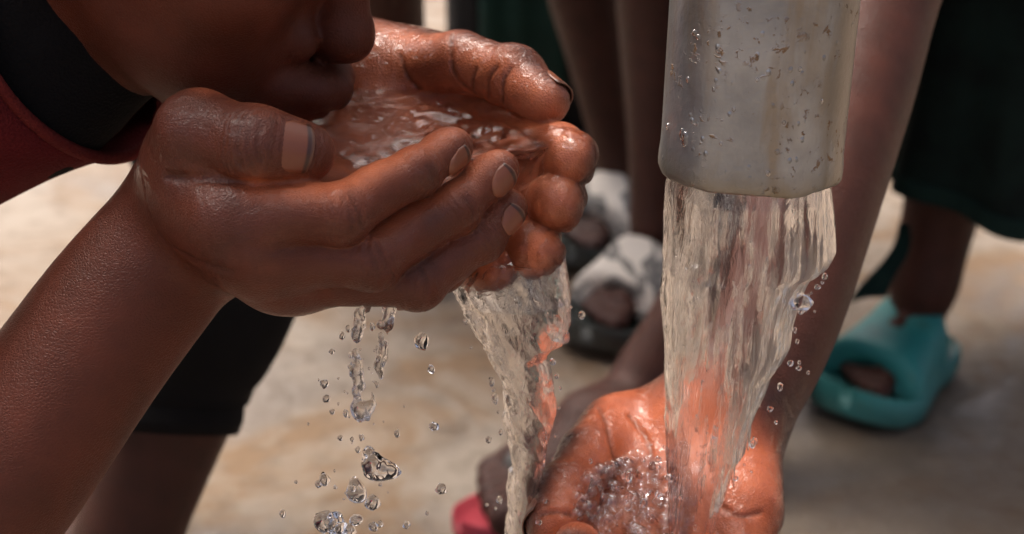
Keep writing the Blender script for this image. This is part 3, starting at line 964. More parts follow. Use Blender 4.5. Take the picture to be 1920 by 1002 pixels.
# ------------------------------------------------------------------ the spout pipe
PIPE = {}
def spout():
    bot = P(1407, 335, .462)
    top = P(1438, 0, .462 - 0.0)
    ax = P(1437, 0, .4435) - P(1407, 335, .466)
    ax = unit(V(ax[0] * 1.1, .05 * ax[2], ax[2]))
    R = 0.0297
    bot = P(1405, 318, .470)
    root = thing("spout_pipe", tuple(bot), "grey galvanised steel spout pipe with rust flecks pouring water", "pipe")
    xa = unit(V(1, 0, 0) - ax[0] * ax)
    root.rotation_euler = Matrix(np.stack([xa, np.cross(ax, xa), ax], 1).tolist()).to_euler()
    bpy.context.view_layer.update()
    n = 128
    th = np.linspace(0, 2 * math.pi, n, endpoint=False)
    cs = np.stack([np.cos(th), np.sin(th), 0 * th], 1)
    wob = 0.0005 * vnoise(np.stack([np.cos(th) * 3, np.sin(th) * 3, th * 0], 1), 21) + 0.00025 * vnoise(np.stack([np.cos(th) * 11, np.sin(th) * 11, th * 0], 1), 22)
    prof = [(R - .0036, .060), (R - .0036, .004), (R - .0034, .0012), (R - .0026, .0001), (R - .0010, -.0003), (R + .0001, .0000), (R + .0004, .0007), (R + .0005, .0024), (R + .0004, .0050), (R + .0001, .0080), (R, .0120), (R, .04), (R, .08), (R, .135)]
    rings = []
    for i, (r, z) in enumerate(prof):
        g = cs * r
        g[:, 2] = z + wob * (1 if z < .02 else 0)
        g[:, :2] *= (1 + (0.006 * vnoise(np.stack([np.cos(th) * 2, np.sin(th) * 2, th * 0 + z * 60], 1), 5) if 0 < i < 11 else 0 * th))[:, None]
        rings.append(g)
    # elbow to the horizontal run and on to the pump column outside the picture
    cx = .09
    for a in np.linspace(0.15, math.pi / 2, 9):
        c = V(cx * (1 - math.cos(a)), 0, .135 + cx * math.sin(a))
        rings.append(c + cs[:, :1] * R * V(math.cos(a), 0, -math.sin(a)) * 1 + cs[:, 1:2] * R * V(0, 1, 0))
    for x in (.2, .52):
        rings.append(V(x, 0, .135 + cx) + cs[:, :1] * R * V(0, 0, -1) + cs[:, 1:2] * R * V(0, 1, 0))
    v, f = loft(rings, True, True, True)
    M = np.array(root.matrix_world)
    v = v @ M[:3, :3].T + M[:3, 3]
    o = mk("pipe", v, f, M_ZINC, root)
    # keep the mesh in the pipe's own coordinates so that its texture follows the pipe
    o.matrix_parent_inverse = Matrix.Identity(4)
    me = o.data
    Mi = np.linalg.inv(M)
    w = v @ Mi[:3, :3].T + Mi[:3, 3]
    me.vertices.foreach_set("co", w.astype(np.float32).ravel())
    me.update()
    # pump column off to the side
    base = V(.52, 0, .135 + cx) @ M[:3, :3].T + M[:3, 3]
    cyl = lambda r, z: V(base[0], base[1], z) + cs * r
    v, f = loft([cyl(.11, 0.0), cyl(.11, .02), cyl(.07, .025), cyl(.07, base[2] + .10), cyl(.085, base[2] + .105), cyl(.085, base[2] + .14)], True, True, True)
    pm = thing("hand_pump", (base[0], base[1], 0), "grey steel hand pump column feeding the spout", "pump")
    mk("column", v, f, M_ZINC, pm)
    v, f = tube([V(base[0], base[1], base[2] + .13), V(base[0] + .02, base[1], base[2] + .22), V(base[0] + .35, base[1] - .05, base[2] + .36)], .013, 12)
    mk("handle", v, f, M_ZINC, pm)
    PIPE.update(bot=bot, ax=ax, R=R, root=root)
    # water beads clinging to the steel
    rnd = random.Random(4)
    for (px, py, r, st) in ((1278, 252, .0011, 1.9), (1284, 262, .0013, 2.1), (1252, 238, .0010, 1.2), (1440, 326, .0010, 1.0), (1302, 62, .0011, 1.0), (1309, 70, .0010, 1.0), (1338, 168, .0007, 1.2), (1376, 205, .0008, 1), (1420, 150, .0007, 1), (1500, 130, .0008, 1), (1290, 150, .0008, 1.2), (1352, 270, .0007, 1.1), (1470, 230, .0007, 1), (1540, 190, .0008, 1), (1345, 95, .0007, 1)):
        # ray against the tube
        d = unit(P(px, py, 1.0) - V(0, 0, CAM_Z)); o_ = V(0, 0, CAM_Z) - bot
        dp, op = d - (d @ ax) * ax, o_ - (o_ @ ax) * ax
        aa, bb, cc = dp @ dp, 2 * dp @ op, op @ op - R * R
        t = (-bb - math.sqrt(max(0, bb * bb - 4 * aa * cc))) / (2 * aa)
        p = V(0, 0, CAM_Z) + d * t
        nrm = unit((p - bot) - ((p - bot) @ ax) * ax)
        bm = bmesh.new()
        bmesh.ops.create_icosphere(bm, subdivisions=2, radius=1)
        vv = np.array([x.co[:] for x in bm.verts]); ff = [[q.index for q in x.verts] for x in bm.faces]
        bm.free()
        side = np.cross(nrm, ax)
        vv = p + vv[:, :1] * nrm * r * .55 + vv[:, 1:2] * side * r * .8 + vv[:, 2:3] * ax * r * st
        mk("water_bead", vv, ff, W_DROP, root)
spout()

# ------------------------------------------------------------------ footwear
def slide(parent, heel, toe, u0, u1, wid, hgt, m_sole, m_strap, sole_h=.022, t=.004, name="slide", strap_lean=0.0, over=0.012, lip=0.0):
    """sole and strap; heel, toe are ground points; u0..u1 the stretch of the strap along the foot"""
    heel, toe = np.array(heel, float), np.array(toe, float)
    heel[2] = toe[2] = 0
    f = unit(toe - heel); L = np.linalg.norm(toe - heel) + 2 * over; z = V(0, 0, 1); sd = np.cross(z, f)
    h0 = heel - f * over
    def hw(u):   # half width along the sole
        pts = [(0, .0), (.03, .45), (.10, .72), (.25, .80), (.42, .80), (.60, .93), (.74, 1.0), (.86, .92), (.94, .70), (.985, .38), (1, 0)]
        for (a, x), (b, y) in zip(pts, pts[1:]):
            if u <= b: return wid * (x + (y - x) * (u - a) / (b - a))
        return 0
    us = np.concatenate([[0.004, .015, .03], np.linspace(.06, .94, 26), [.97, .985, .996]])
    rings = []
    for u in us:
        w = max(hw(u), .002)
        c = h0 + f * (u * L)
        rise = .010 * max(0, (u - .75) / .25) ** 2
        lp = lip * max(0, (u - .80) / .20) ** 1.2
        prof = [(-w * .92, .0), (-w * 1.0, .003), (-w * 1.02, sole_h * .6), (-w, sole_h + .004 + lp), (-w * .93, sole_h + .005 + lp), (-w * .85, sole_h), (0, sole_h - .001), (w * .85, sole_h), (w * .93, sole_h + .005 + lp), (w, sole_h + .004 + lp), (w * 1.02, sole_h * .6), (w, .003), (w * .92, .0)]
        rings.append(np.array([c + sd * a + z * (b + rise) for a, b in prof]))
    v, fc = loft(rings, True, True, True)
    so = mk("sole", v, fc, m_sole, parent)
    # strap: arches from edge to edge
    outer, inner = [], []
    ph = np.linspace(0, math.pi, 25)
    for u in np.linspace(u0, u1, 13):
        k = (u - u0) / (u1 - u0)
        w = hw(u) * 1.02
        hh = (hgt[0] + (hgt[1] - hgt[0]) * (1 - k))
        lip = .0015 * math.cos(k * math.pi * 2)
        for rr, lst in ((0, outer), (t, inner)):
            pts = []
            for a in ph:
                x = (w - rr) * np.sign(math.cos(a)) * abs(math.cos(a)) ** .72
                y = (hh + lip - rr) * math.sin(a) ** .8
                lean = strap_lean * math.cos(a)
                pts.append(h0 + f * ((u + lean - .05 * math.sin(a)) * L) + sd * x + z * (sole_h * .55 + y))
            lst.append(np.array(pts))
    rings = [np.concatenate([o, i[::-1]]) for o, i in zip(outer, inner)]
    v, fc = loft(rings, True, True, True)
    st = mk("strap", v, fc, m_strap, parent)
    subsurf(st, 1)
    return so, st
def strap_pattern(name, base, mark, kind):
    t = NT(name)
    p = t.pos()
    if kind == 'dots':
        # white spots printed on grey
        v = t.voro(p, 34)
        fac = t.ramp(v, (0.30, 1.0), (0.36, 0.0))
    else:
        n = t.noise(t.scaled(p, (1.0, 0.45, 1.0)), 40, 2, 0.5, 0.6)
        fac = t.ramp(n, (0.50, 0.0), (0.55, 0.9))
    d = t.noise(p, 25, 4)
    col = t.mix(t.math('MULTIPLY', d, 0.35), t.mix(fac, base, mark), (0.3, 0.24, 0.17))
    t.set(Base_Color=col, Roughness=0.6)
    return t.m
M_WHITESTRAP = strap_pattern("strap_white_print", (0.68, 0.64, 0.58), (0.06, 0.07, 0.08), 'print')
M_DOTSTRAP = strap_pattern("strap_grey_dots", (0.045, 0.055, 0.062), (0.50, 0.44, 0.38), 'dots')

# ------------------------------------------------------------------ people standing round the pump
def stander(label, legs, pelvis, chest, headc, face, shoulders, arms, skin, hair_m=M_HAIR, cell=.0040, foot_z=.022, s=1.0, extra=None, calf=1.0, free_arm=None):
    """legs: [(hip, knee, ankle, heel, toe)], arms: [(shoulder, elbow, wrist) or None]"""
    root = thing("person", (pelvis[0], pelvis[1], 0), label, "person")
    L, toes_ = [], []
    lo, hi = np.full(3, 1e3), np.full(3, -1e3)
    def grow(p):
        nonlocal lo, hi
        lo = np.minimum(lo, np.asarray(p) - .13); hi = np.maximum(hi, np.asarray(p) + .13)
    for hip, kn, an, heel, toe in legs:
        back = unit(V(heel[0] - toe[0], heel[1] - toe[1], 0))
        L.append(limb([(hip, .070 * s), (hip * .5 + kn * .5, .058 * s), (kn, .043 * s), (kn * .68 + an * .32 + back * .010, .043 * s * calf), (kn * .35 + an * .65 + back * .004, .033 * s * calf), (an, .0275 * s)], 0.015))
        fm, ft_ = foot_sdf(heel, toe, ankle=an, r_ank=.0275 * s, z0=foot_z)
        L.append(fm); toes_.append(ft_)
        for p in (hip, kn, an, heel, toe): grow(p)
    T = [cone(pelvis + V(-.04 * s, 0, 0), chest + V(-.055 * s, 0, 0), .085 * s, .085 * s), cone(pelvis + V(.04 * s, 0, 0), chest + V(.055 * s, 0, 0), .085 * s, .085 * s), cone(shoulders[0], shoulders[1], .045 * s, .045 * s), cone(chest, headc + V(0, 0, -.05) * s, .05 * s, .043 * s)]
    A = []
    for a in arms:
        if a is None: continue
        A.append(limb([(a[0], .042 * s), (a[1], .03 * s), (a[2], .022 * s)], 0.012))
        A.append(hanging_hand(a[2], a[2] - a[1], 1 if a[0][0] > pelvis[0] else -1))
        for p in a: grow(p)
    hd, hair = simple_head(headc, face, V(0, 0, 1), s)
    for p in (pelvis, chest, headc): grow(p)
    ch = [U(0.03, T), U(0.02, L), hd] + A
    if extra is not None: ch.append(extra)
    lo[2] = -.01
    zc = .42
    low = U(0.02, [U(0.02, L)] + A[:0] + ([extra] if extra is not None else []))
    a_ = surfnet(U(0.003, U(0.02, L), toes_), (lo[0], lo[1], -.01), (hi[0], hi[1], zc), cell)
    b_ = surfnet(U(0.02, ch), (lo[0], lo[1], zc - .012), hi, .011)
    v, f = merge([a_, b_])
    N = len(v)
    body = mk("body", v, f, skin, root, attrs={"palm": np.zeros(N), "sj": np.full(N, 99.0), "dors": np.zeros(N), "crease": np.zeros(N), "wet": np.zeros(N)})
    v, f = surfnet(hair, headc - .16, headc + .18, .007)
    mk("hair", v, f, hair_m, root)
    return root, body
def garment(root, name, prims, mat, k=.03, cell=.010, fold=.003, fs=26, cut=None):
    n = U(k, prims)
    if cut is not None: n = Isect(n, cut)
    n = Disp(n, lambda p: fold * fbm(p * V(fs, fs, fs * .35), 9, 2))
    lo = np.min([p.c - p.r for p in prims], 0) - .02
    hi = np.max([p.c + p.r for p in prims], 0) + .02
    v, f = surfnet(n, lo, hi, cell)
    return mk(name, v, f, mat, root)
def trunk_prims(pelvis, chest, shoulders, s, drop=0.0):
    r = .098 * s
    return [cone(pelvis + V(-.045 * s, 0, -drop), chest + V(-.06 * s, 0, 0), r, r * .98), cone(pelvis + V(.045 * s, 0, -drop), chest + V(.06 * s, 0, 0), r, r * .98), cone(shoulders[0], shoulders[1], .056 * s, .056 * s)]
def sleeves(arms, s, l=.6): return [cone(a[0], a[0] * (1 - l) + a[1] * l, .054 * s, .045 * s) for a in arms if a is not None]

# person with the white printed slides
def person_white_slides():
    h1, t1 = Gp(1242, 545), Gp(1108, 660)
    h2, t2 = Gp(1178, 420), Gp(1078, 508)
    f1, f2 = unit(t1 - h1), unit(t2 - h2)
    a1, a2 = h1 + f1 * .035 + V(.01, .01, .085), h2 + f2 * .035 + V(.005, .01, .085)
    legs = [(V(.20, 1.52, .72), V(.150, 1.44, .385), a1, h1, t1), (V(.06, 1.60, .72), V(.055, 1.60, .40), a2, h2, t2)]
    pelvis, chest = V(.13, 1.57, .76), V(.12, 1.54, 1.02)
    sh = [V(.29, 1.54, 1.06), V(-.05, 1.56, 1.06)]
    arms = [(sh[0], V(.33, 1.50, .86), V(.30, 1.40, .70)), (sh[1], V(-.10, 1.55, .86), V(-.09, 1.46, .70))]
    root, body = stander("bare-legged person in white printed slides behind the stream", legs, pelvis, chest, V(.12, 1.49, 1.26), V(-.1, -1, -.35), sh, arms, SK_D, s=1.0)
    garment(root, "shirt", trunk_prims(pelvis, chest, sh, 1.0) + sleeves(arms, 1), M_BROWNCLOTH, .04)
    garment(root, "shorts", [cone(h, h * .35 + k_ * .65, .085, .078) for h, k_, *_ in legs] + [cone(pelvis + V(-.05, 0, .02), pelvis + V(.05, 0, .02), .1, .1)], M_NAVY)
    for h, t_ in ((h1, t1), (h2, t2)):
        slide(root, h, t_, .40, .72, .056, (.052, .074), M_SOLEDARK, M_WHITESTRAP, strap_lean=.03)
person_white_slides()

# person holding a hand under the spout, dark green dress, teal slide
RC = {}
def receiver():
    heel, toe = Gp(1732, 668), Gp(1590, 788)
    fd = unit(toe - heel)
    sdv = np.cross(V(0, 0, 1), fd)
    an = heel + fd * .035 + V(0.004, 0, .088)
    kn = an + V(.035, .035, .29)
    heel2 = heel + V(.26, .16, 0); toe2 = toe + V(.27, .14, 0)
    an2 = heel2 + fd * .035 + V(0, 0, .085)
    pelvis, chest = V(.50, 1.27, .66), V(.44, .99, .80)
    legs = [(V(.44, 1.27, .62), kn, an, heel, toe), (V(.58, 1.30, .62), an2 + V(.0, .03, .30), an2, heel2, toe2)]
    sh = [V(.32, .93, .80), V(.58, .97, .82)]
    # the reaching right hand, palm up
    W = P(1328, 786, .552)
    pn = unit(V(0, -.54, .84))
    slab = ell((P(1300, 760, .552) + P(1240, 1020, .518)) / 2 - pn * .010, (.036, .043, .0115), np.stack([V(1, 0, 0), unit(V(0, -.84, -.54)), pn], 1))
    hand = dict(wrist=W, wr=.0170, dors=V(0.05, .15, -1.0),
        fingers=[
            ([P(1140, 1000, .524), P(1100, 1085, .490), P(1068, 1075, .478), P(1082, 1026, .4750)], [.0112, .0098, .0090, .0084], cdir(-.3, -.9, .3)),
            ([P(1215, 1030, .517), P(1190, 1150, .482), P(1170, 1150, .467), P(1165, 1110, .459)], [.0115, .0098, .0088, .0078], V(0, -.2, -1)),
            ([P(1300, 1035, .517), P(1300, 1165, .482), P(1290, 1170, .467), P(1285, 1130, .459)], [.0112, .0095, .0085, .0076], V(0, -.2, -1)),
            ([P(1378, 1000, .518), P(1400, 1100, .492), P(1400, 1110, .480), P(1395, 1080, .472)], [.0106, .0090, .0080, .0072], V(.3, -.2, -1))],
        thumb=([P(1155, 815, .556), P(1108, 858, .536), P(1062, 930, .512), P(1034, 985, .496)], [.0155, .0125, .0106, .0092], cdir(-.85, .2, -.3)),
        thumb_k=.0022,
        palm=[slab, cone(P(1392, 815, .552), P(1405, 955, .524), .0125, .0118), cone(P(1312, 802, .562), P(1375, 822, .556), .0150, .0145), cone(P(1312, 802, .562), P(1205, 824, .566), .0150, .0120)],
        creases=[[(1124, 766), (1138, 800), (1147, 840), (1160, 885)], [(1352, 950), (1385, 968), (1425, 962)], [(1014, 966), (1040, 960), (1070, 966)], [(1180, 780), (1215, 830), (1225, 900)], [(1240, 770), (1320, 790)]], crease_r=.0006)
    hb, bones = hand_sdf(hand)
    el = P(1668, -120, .668)
    fore = limb([(W, .0205), (P(1402, 712, .560), .0205), (P(1470, 568, .578), .0222), (P(1532, 350, .604), .0255), (P(1588, 150, .632), .0280), (P(1632, -20, .655), .0290), (el, .0290)], .008)
    uparm = limb([(el, .0295), ((el + sh[0]) / 2, .035), (sh[0], .043)], .01)
    arms = [None, (sh[1], V(.68, .93, .62), V(.60, .80, .52))]
    root, body = stander("person in dark green dress holding a palm under the spout", legs, pelvis, chest, V(.40, .80, .98), V(-.35, -.9, -.6), sh, arms, SK_C, extra=uparm, s=1.0)
    # arm and hand at full detail in the same body mesh
    a = surfnet(U(.010, hb, fore), V(-.02, .33, .25), V(.215, .70, .62), .0009)
    me = body.data
    nv = len(me.vertices)
    v0 = np.empty(nv * 3, np.float32); me.vertices.foreach_get("co", v0); v0 = v0.reshape(-1, 3)
    M = np.array(body.matrix_world)
    f0 = np.empty(len(me.polygons) * 4, np.int32); me.polygons.foreach_get("vertices", f0); f0 = f0.reshape(-1, 4)
    v, f = merge([(v0, f0), a])
    best, pa, s_, d_, c_ = hand_attrs(a[0], bones, hand["creases"])
    dist = (a[0] - W) @ unit(P(1545, 350, .604) - W)
    fade = 1 - sstep(-.014, .012, dist)
    z = np.zeros(nv)
    bpy.data.objects.remove(body)
    palm = relax(np.concatenate([z, pa * fade]), f, 22)
    body = mk("body", v, f, SK_C, root, attrs={"palm": palm, "sj": np.concatenate([z + 99, s_]), "dors": relax(np.concatenate([z, d_]), f, 4), "crease": np.concatenate([z, c_]), "wet": np.concatenate([z, 1 - sstep(0, .04, dist)])}, fill=True)
    p_, r_, dd = hand["thumb"]
    nail(body, p_[2], p_[3], r_[3] * 1.04, dd, -.008, .0045, .88, .0003)
    # dress
    th = np.linspace(0, 2 * math.pi, 120, endpoint=False)
    hc = V(an[0] + .122, an[1] + .03, .195)
    rings = []
    spec = [(0.0, hc, .172, .155, .10), (.12, hc * .9 + V(pelvis[0], pelvis[1], .62) * .1, .166, .150, .09), (.3, hc * .75 + V(pelvis[0], pelvis[1], .62) * .25, .155, .142, .075), (.55, hc * .5 + V(pelvis[0], pelvis[1], .62) * .5, .148, .135, .06), (.8, hc * .2 + V(pelvis[0], pelvis[1], .62) * .8, .140, .125, .04), (1, V(pelvis[0], pelvis[1], .70), .125, .112, .02)]
    for t_, c, rx, ry, am in spec:
        w = 1 + am * (np.sin(th * 9 + 1.3 * np.sin(th * 2)) * .6 + .6 * vnoise(np.stack([np.cos(th) * 3, np.sin(th) * 3, th * 0 + t_], 1), 6))
        g = np.stack([np.cos(th) * rx * w, np.sin(th) * ry * w, 0.006 * np.sin(th * 4) * (1 - t_)], 1) + c
        rings.append(g)
    v, fc = loft(rings)
    sk = mk("dress", v, fc, M_GREEN, root)
    solidify(sk, .002)
    subsurf(sk, 1)
    hr = []
    for dz in (0.0, .004, .022, .024):
        g = rings[0] + (rings[1] - rings[0]) * (dz / .06) + V(0, 0, -.003)
        c = g.mean(0)
        hr.append(c + (g - c) * 1.018)
    v, fc = loft(hr)
    hm = mk("hem", v, fc, M_HEM, sk)
    solidify(hm, .003)
    garment(root, "bodice", trunk_prims(pelvis, chest, sh, 1.02) + sleeves([(sh[0], el, el)] + [arms[1]], 1, .5), M_GREEN, .04)
    # sash end hanging beside the leg
    A, B = P(1695, 420, 1.30), P(1640, 562, 1.29)
    sd = V(.5, -.1, 0)
    vs, n_ = [], 9
    for i in range(n_):
        t_ = i / (n_ - 1)
        c = A * (1 - t_) + B * t_ + V(.006 * math.sin(t_ * 5), 0, 0)
        w = .004 + .013 * t_
        for y in (-1, 0, 1):
            vs.append(c + V(w * y, .004 * (1 - abs(y)), .003 * y * t_))
    fs = [(i * 3 + j, i * 3 + j + 1, i * 3 + j + 4, i * 3 + j + 3) for i in range(n_ - 1) for j in range(2)]
    o = mk("sash", vs, fs, M_HEM, root)
    solidify(o, .003)
    for h, t_ in ((heel, toe), (heel2, toe2)):
        slide(root, h, t_, .30, .78, .055, (.046, .068), M_TEAL, M_TEAL, strap_lean=.02, sole_h=.022, t=.004, lip=.004)
    RC.update(hand=hand, hb=hb, fore=fore)
receiver()

# person with the dotted grey slide, standing behind the pipe
def person_dotted():
    heel, toe = Gp(1275, 835), Gp(868, 1026)
    fd = unit(toe - heel)
    an = heel + fd * .04 + V(.0, .0, .085)
    kn = P(1570, 150, 1.16)
    h2, t2 = heel + V(.16, .10, 0), toe + V(.16, .10, 0)
    an2 = h2 + fd * .04 + V(0, 0, .085)
    legs = [(V(.26, 1.22, .62), kn, an, heel, toe), (V(.36, 1.24, .62), V(.30, 1.17, .36), an2, h2, t2)]
    an2 = None
    legs = legs[:1] + [(V(.36, 1.25, .62), P(1560, 140, 1.24), P(1420, 560, 1.32) * V(1, 1, 0) + V(0, 0, .085), P(1420, 560, 1.32) * V(1, 1, 0) - fd * .04, P(1420, 560, 1.32) * V(1, 1, 0) + fd * .15)]
    pelvis, chest = V(.31, 1.24, .66), V(.27, 1.20, .93)
    sh = [V(.42, 1.2, .97), V(.12, 1.2, .97)]
    arms = [(sh[0], V(.47, 1.18, .78), V(.45, 1.10, .62)), (sh[1], V(.09, 1.22, .78), V(.12, 1.15, .63))]
    root, body = stander("person in grey slide with pale dots and pink edge", legs, pelvis, chest, V(.25, 1.15, 1.17), V(-.3, -1, -.5), sh, arms, SK_D, s=.92)
    garment(root, "shirt", trunk_prims(pelvis, chest, sh, .92) + sleeves(arms, .92), M_TEALCLOTH, .04)
    garment(root, "shorts", [cone(h, h * .4 + k_ * .6, .08, .07) for h, k_, *_ in legs] + [cone(pelvis + V(-.05, 0, .02), pelvis + V(.05, 0, .02), .095, .095)], M_BROWNCLOTH)
    for _, _, _, h, t_ in legs:
        slide(root, h, t_, .50, .82, .033, (.048, .062), M_PINK, M_DOTSTRAP, strap_lean=.03, sole_h=.014, over=.005)
person_dotted()

# person in black cropped leggings, left behind the drinker
def person_leggings():
    an = P(178, 1180, .875)
    kn = P(438, 470, .85)
    heel = an * V(1, 1, 0) + V(-.03, .03, 0)
    toe = heel + V(.13, -.14, 0)
    an2 = P(95, 790, 1.14)
    kn2 = P(395, 420, 1.06)
    heel2 = an2 * V(1, 1, 0) + V(-.02, .03, 0)
    toe2 = heel2 + V(.10, -.15, 0)
    pelvis, chest = V(-.215, 1.06, .56), V(-.20, 1.03, .82)
    legs = [(V(-.17, 1.03, .53), kn, an, heel, toe), (V(-.26, 1.07, .53), kn2, an2, heel2, toe2)]
    sh = [V(-.06, 1.0, .86), V(-.34, 1.06, .86)]
    arms = [(sh[0], V(-.02, 1.05, .68), V(-.06, 1.0, .56)), (sh[1], V(-.38, 1.1, .68), V(-.36, 1.05, .54))]
    root, body = stander("bare-shinned person in black cropped leggings left of the falling drops", legs, pelvis, chest, V(-.18, .98, 1.05), V(.3, -1, -.5), sh, arms, SK_D, s=.95, calf=.95, foot_z=.004)
    cuts = []
    for hip, k_, a_, *_ in legs:
        m = k_ * .535 + a_ * .465 if a_ is an else k_ * .5 + a_ * .5
        back = V(-.01, .006, 0)
        q = [(hip, .078), (hip * .5 + k_ * .5, .066), (k_, .049), (k_ * .68 + a_ * .32 + back * .8, .0475), (m, .043)]
        rr = spl([list(p) + [r] for p, r in q], 5)
        v, fc = tube(rr[:, :3], list(rr[:, 3] + .0008 * np.sin(np.arange(len(rr)) * 2.1)), 28)
        lg = mk("legging", v, fc, M_BLACK, root)
    garment(root, "shorts", [cone(pelvis + V(-.05, 0, 0), pelvis + V(.05, 0, 0), .096, .096)] + [cone(l[0], l[0] * .8 + l[1] * .2, .084, .076) for l in legs], M_BLACK)
    garment(root, "shirt", trunk_prims(pelvis, chest, sh, .95) + sleeves(arms, .95), M_BROWNCLOTH, .04)
person_leggings()

# bare-legged child behind the face
def person_bare():
    legs = []
    for px, py in ((748, 470), (575, 455)):
        a = Gp(px, py)
        heel, toe = a + V(0, .05, 0), a + V(.03, -.13, 0)
        an = a + V(0, .01, .08)
        legs.append((a + V(-.02, .10, .60), a + V(-.008, -.02, .36), an, heel, toe))
    m = (legs[0][0] + legs[1][0]) / 2
    pelvis, chest = m + V(0, 0, .03), m + V(0, -.05, .30)
    sh = [chest + V(.15, 0, .04), chest + V(-.15, 0, .04)]
    arms = [(sh[0], sh[0] + V(.05, -.02, -.19), sh[0] + V(.02, -.12, -.34)), (sh[1], sh[1] + V(-.05, 0, -.19), sh[1] + V(-.04, -.1, -.34))]
    root, body = stander("bare-legged person standing behind the drinker's face", legs, pelvis, chest, chest + V(0, -.05, .24), V(.2, -1, -.5), sh, arms, SK_D, s=.92, foot_z=.004)
    garment(root, "shorts", [cone(h, h * .5 + k_ * .5, .08, .072) for h, k_, *_ in legs] + [cone(pelvis + V(-.05, 0, .02), pelvis + V(.05, 0, .02), .095, .095)], M_BLACK)
    garment(root, "shirt", trunk_prims(pelvis, chest, sh, .92) + sleeves(arms, .92), M_NAVY, .04)
person_bare()

# person in a long black coat over a green skirt, farthest back
def person_coat():
    c = Gp(978, 285)
    legs = []
    for dx in (-.055, .06):
        a = c + V(dx, .03, 0)
        legs.append((a + V(0, .03, .70), a + V(0, 0, .40), a + V(0, .02, .08), a + V(0, .06, 0), a + V(.02 * np.sign(dx), -.13, 0)))
    pelvis, chest = c + V(0, .06, .74), c + V(0, .03, 1.02)
    sh = [chest + V(.16, 0, .05), chest + V(-.16, 0, .05)]
    arms = [(sh[0], sh[0] + V(.05, .02, -.22), sh[0] + V(.04, -.08, -.40)), (sh[1], sh[1] + V(-.05, .02, -.22), sh[1] + V(-.04, -.08, -.40))]
    root, body = stander("person in long black coat over a green skirt at the back", legs, pelvis, chest, chest + V(0, -.04, .25), V(0, -1, -.4), sh, arms, SK_D, s=1.0, foot_z=.012)
    th = np.linspace(0, 2 * math.pi, 90, endpoint=False)
    def rg(z, rx, ry, am, y=0.0):
        w = 1 + am * np.sin(th * 8 + np.sin(th * 3))
        return np.stack([np.cos(th) * rx * w, np.sin(th) * ry * w - y, th * 0 + z], 1) + V(c[0], c[1] + .03, 0)
    v, fc = loft([rg(.115, .082, .095, .05, .03), rg(.3, .085, .098, .05, .02), rg(.5, .09, .10, .04), rg(.76, .09, .09, .02)])
    o = mk("skirt", v, fc, M_TEALCLOTH, root); solidify(o, .002)
    for sgn in (-1, 1):
        a = np.linspace(-.5 * math.pi + .62, .5 * math.pi, 30)
        rs = []
        for z, rx, ry in ((.05, .100, .12), (.2, .100, .12), (.45, .105, .12), (.74, .11, .12), (1.0, .135, .12), (1.08, .11, .10)):
            w = 1 + .03 * np.sin(a * 9)
            rs.append(np.stack([sgn * np.cos(a) * rx * w, np.sin(a) * ry * w, a * 0 + z], 1) + V(c[0], c[1] + .03, 0))
        v, fc = loft(rs, False)
        o = mk("coat_panel", v, fc, M_BLACK, root); solidify(o, .004)
    garment(root, "coat_top", trunk_prims(pelvis + V(0, 0, .1), chest, sh, 1.02) + sleeves(arms, 1, 1.0), M_BLACK, .04)
    for _, _, _, h, t_ in legs:
        slide(root, h, t_, .40, .97, .045, (.034, .055), M_SOLEDARK, M_BLACK, sole_h=.012)
person_coat()

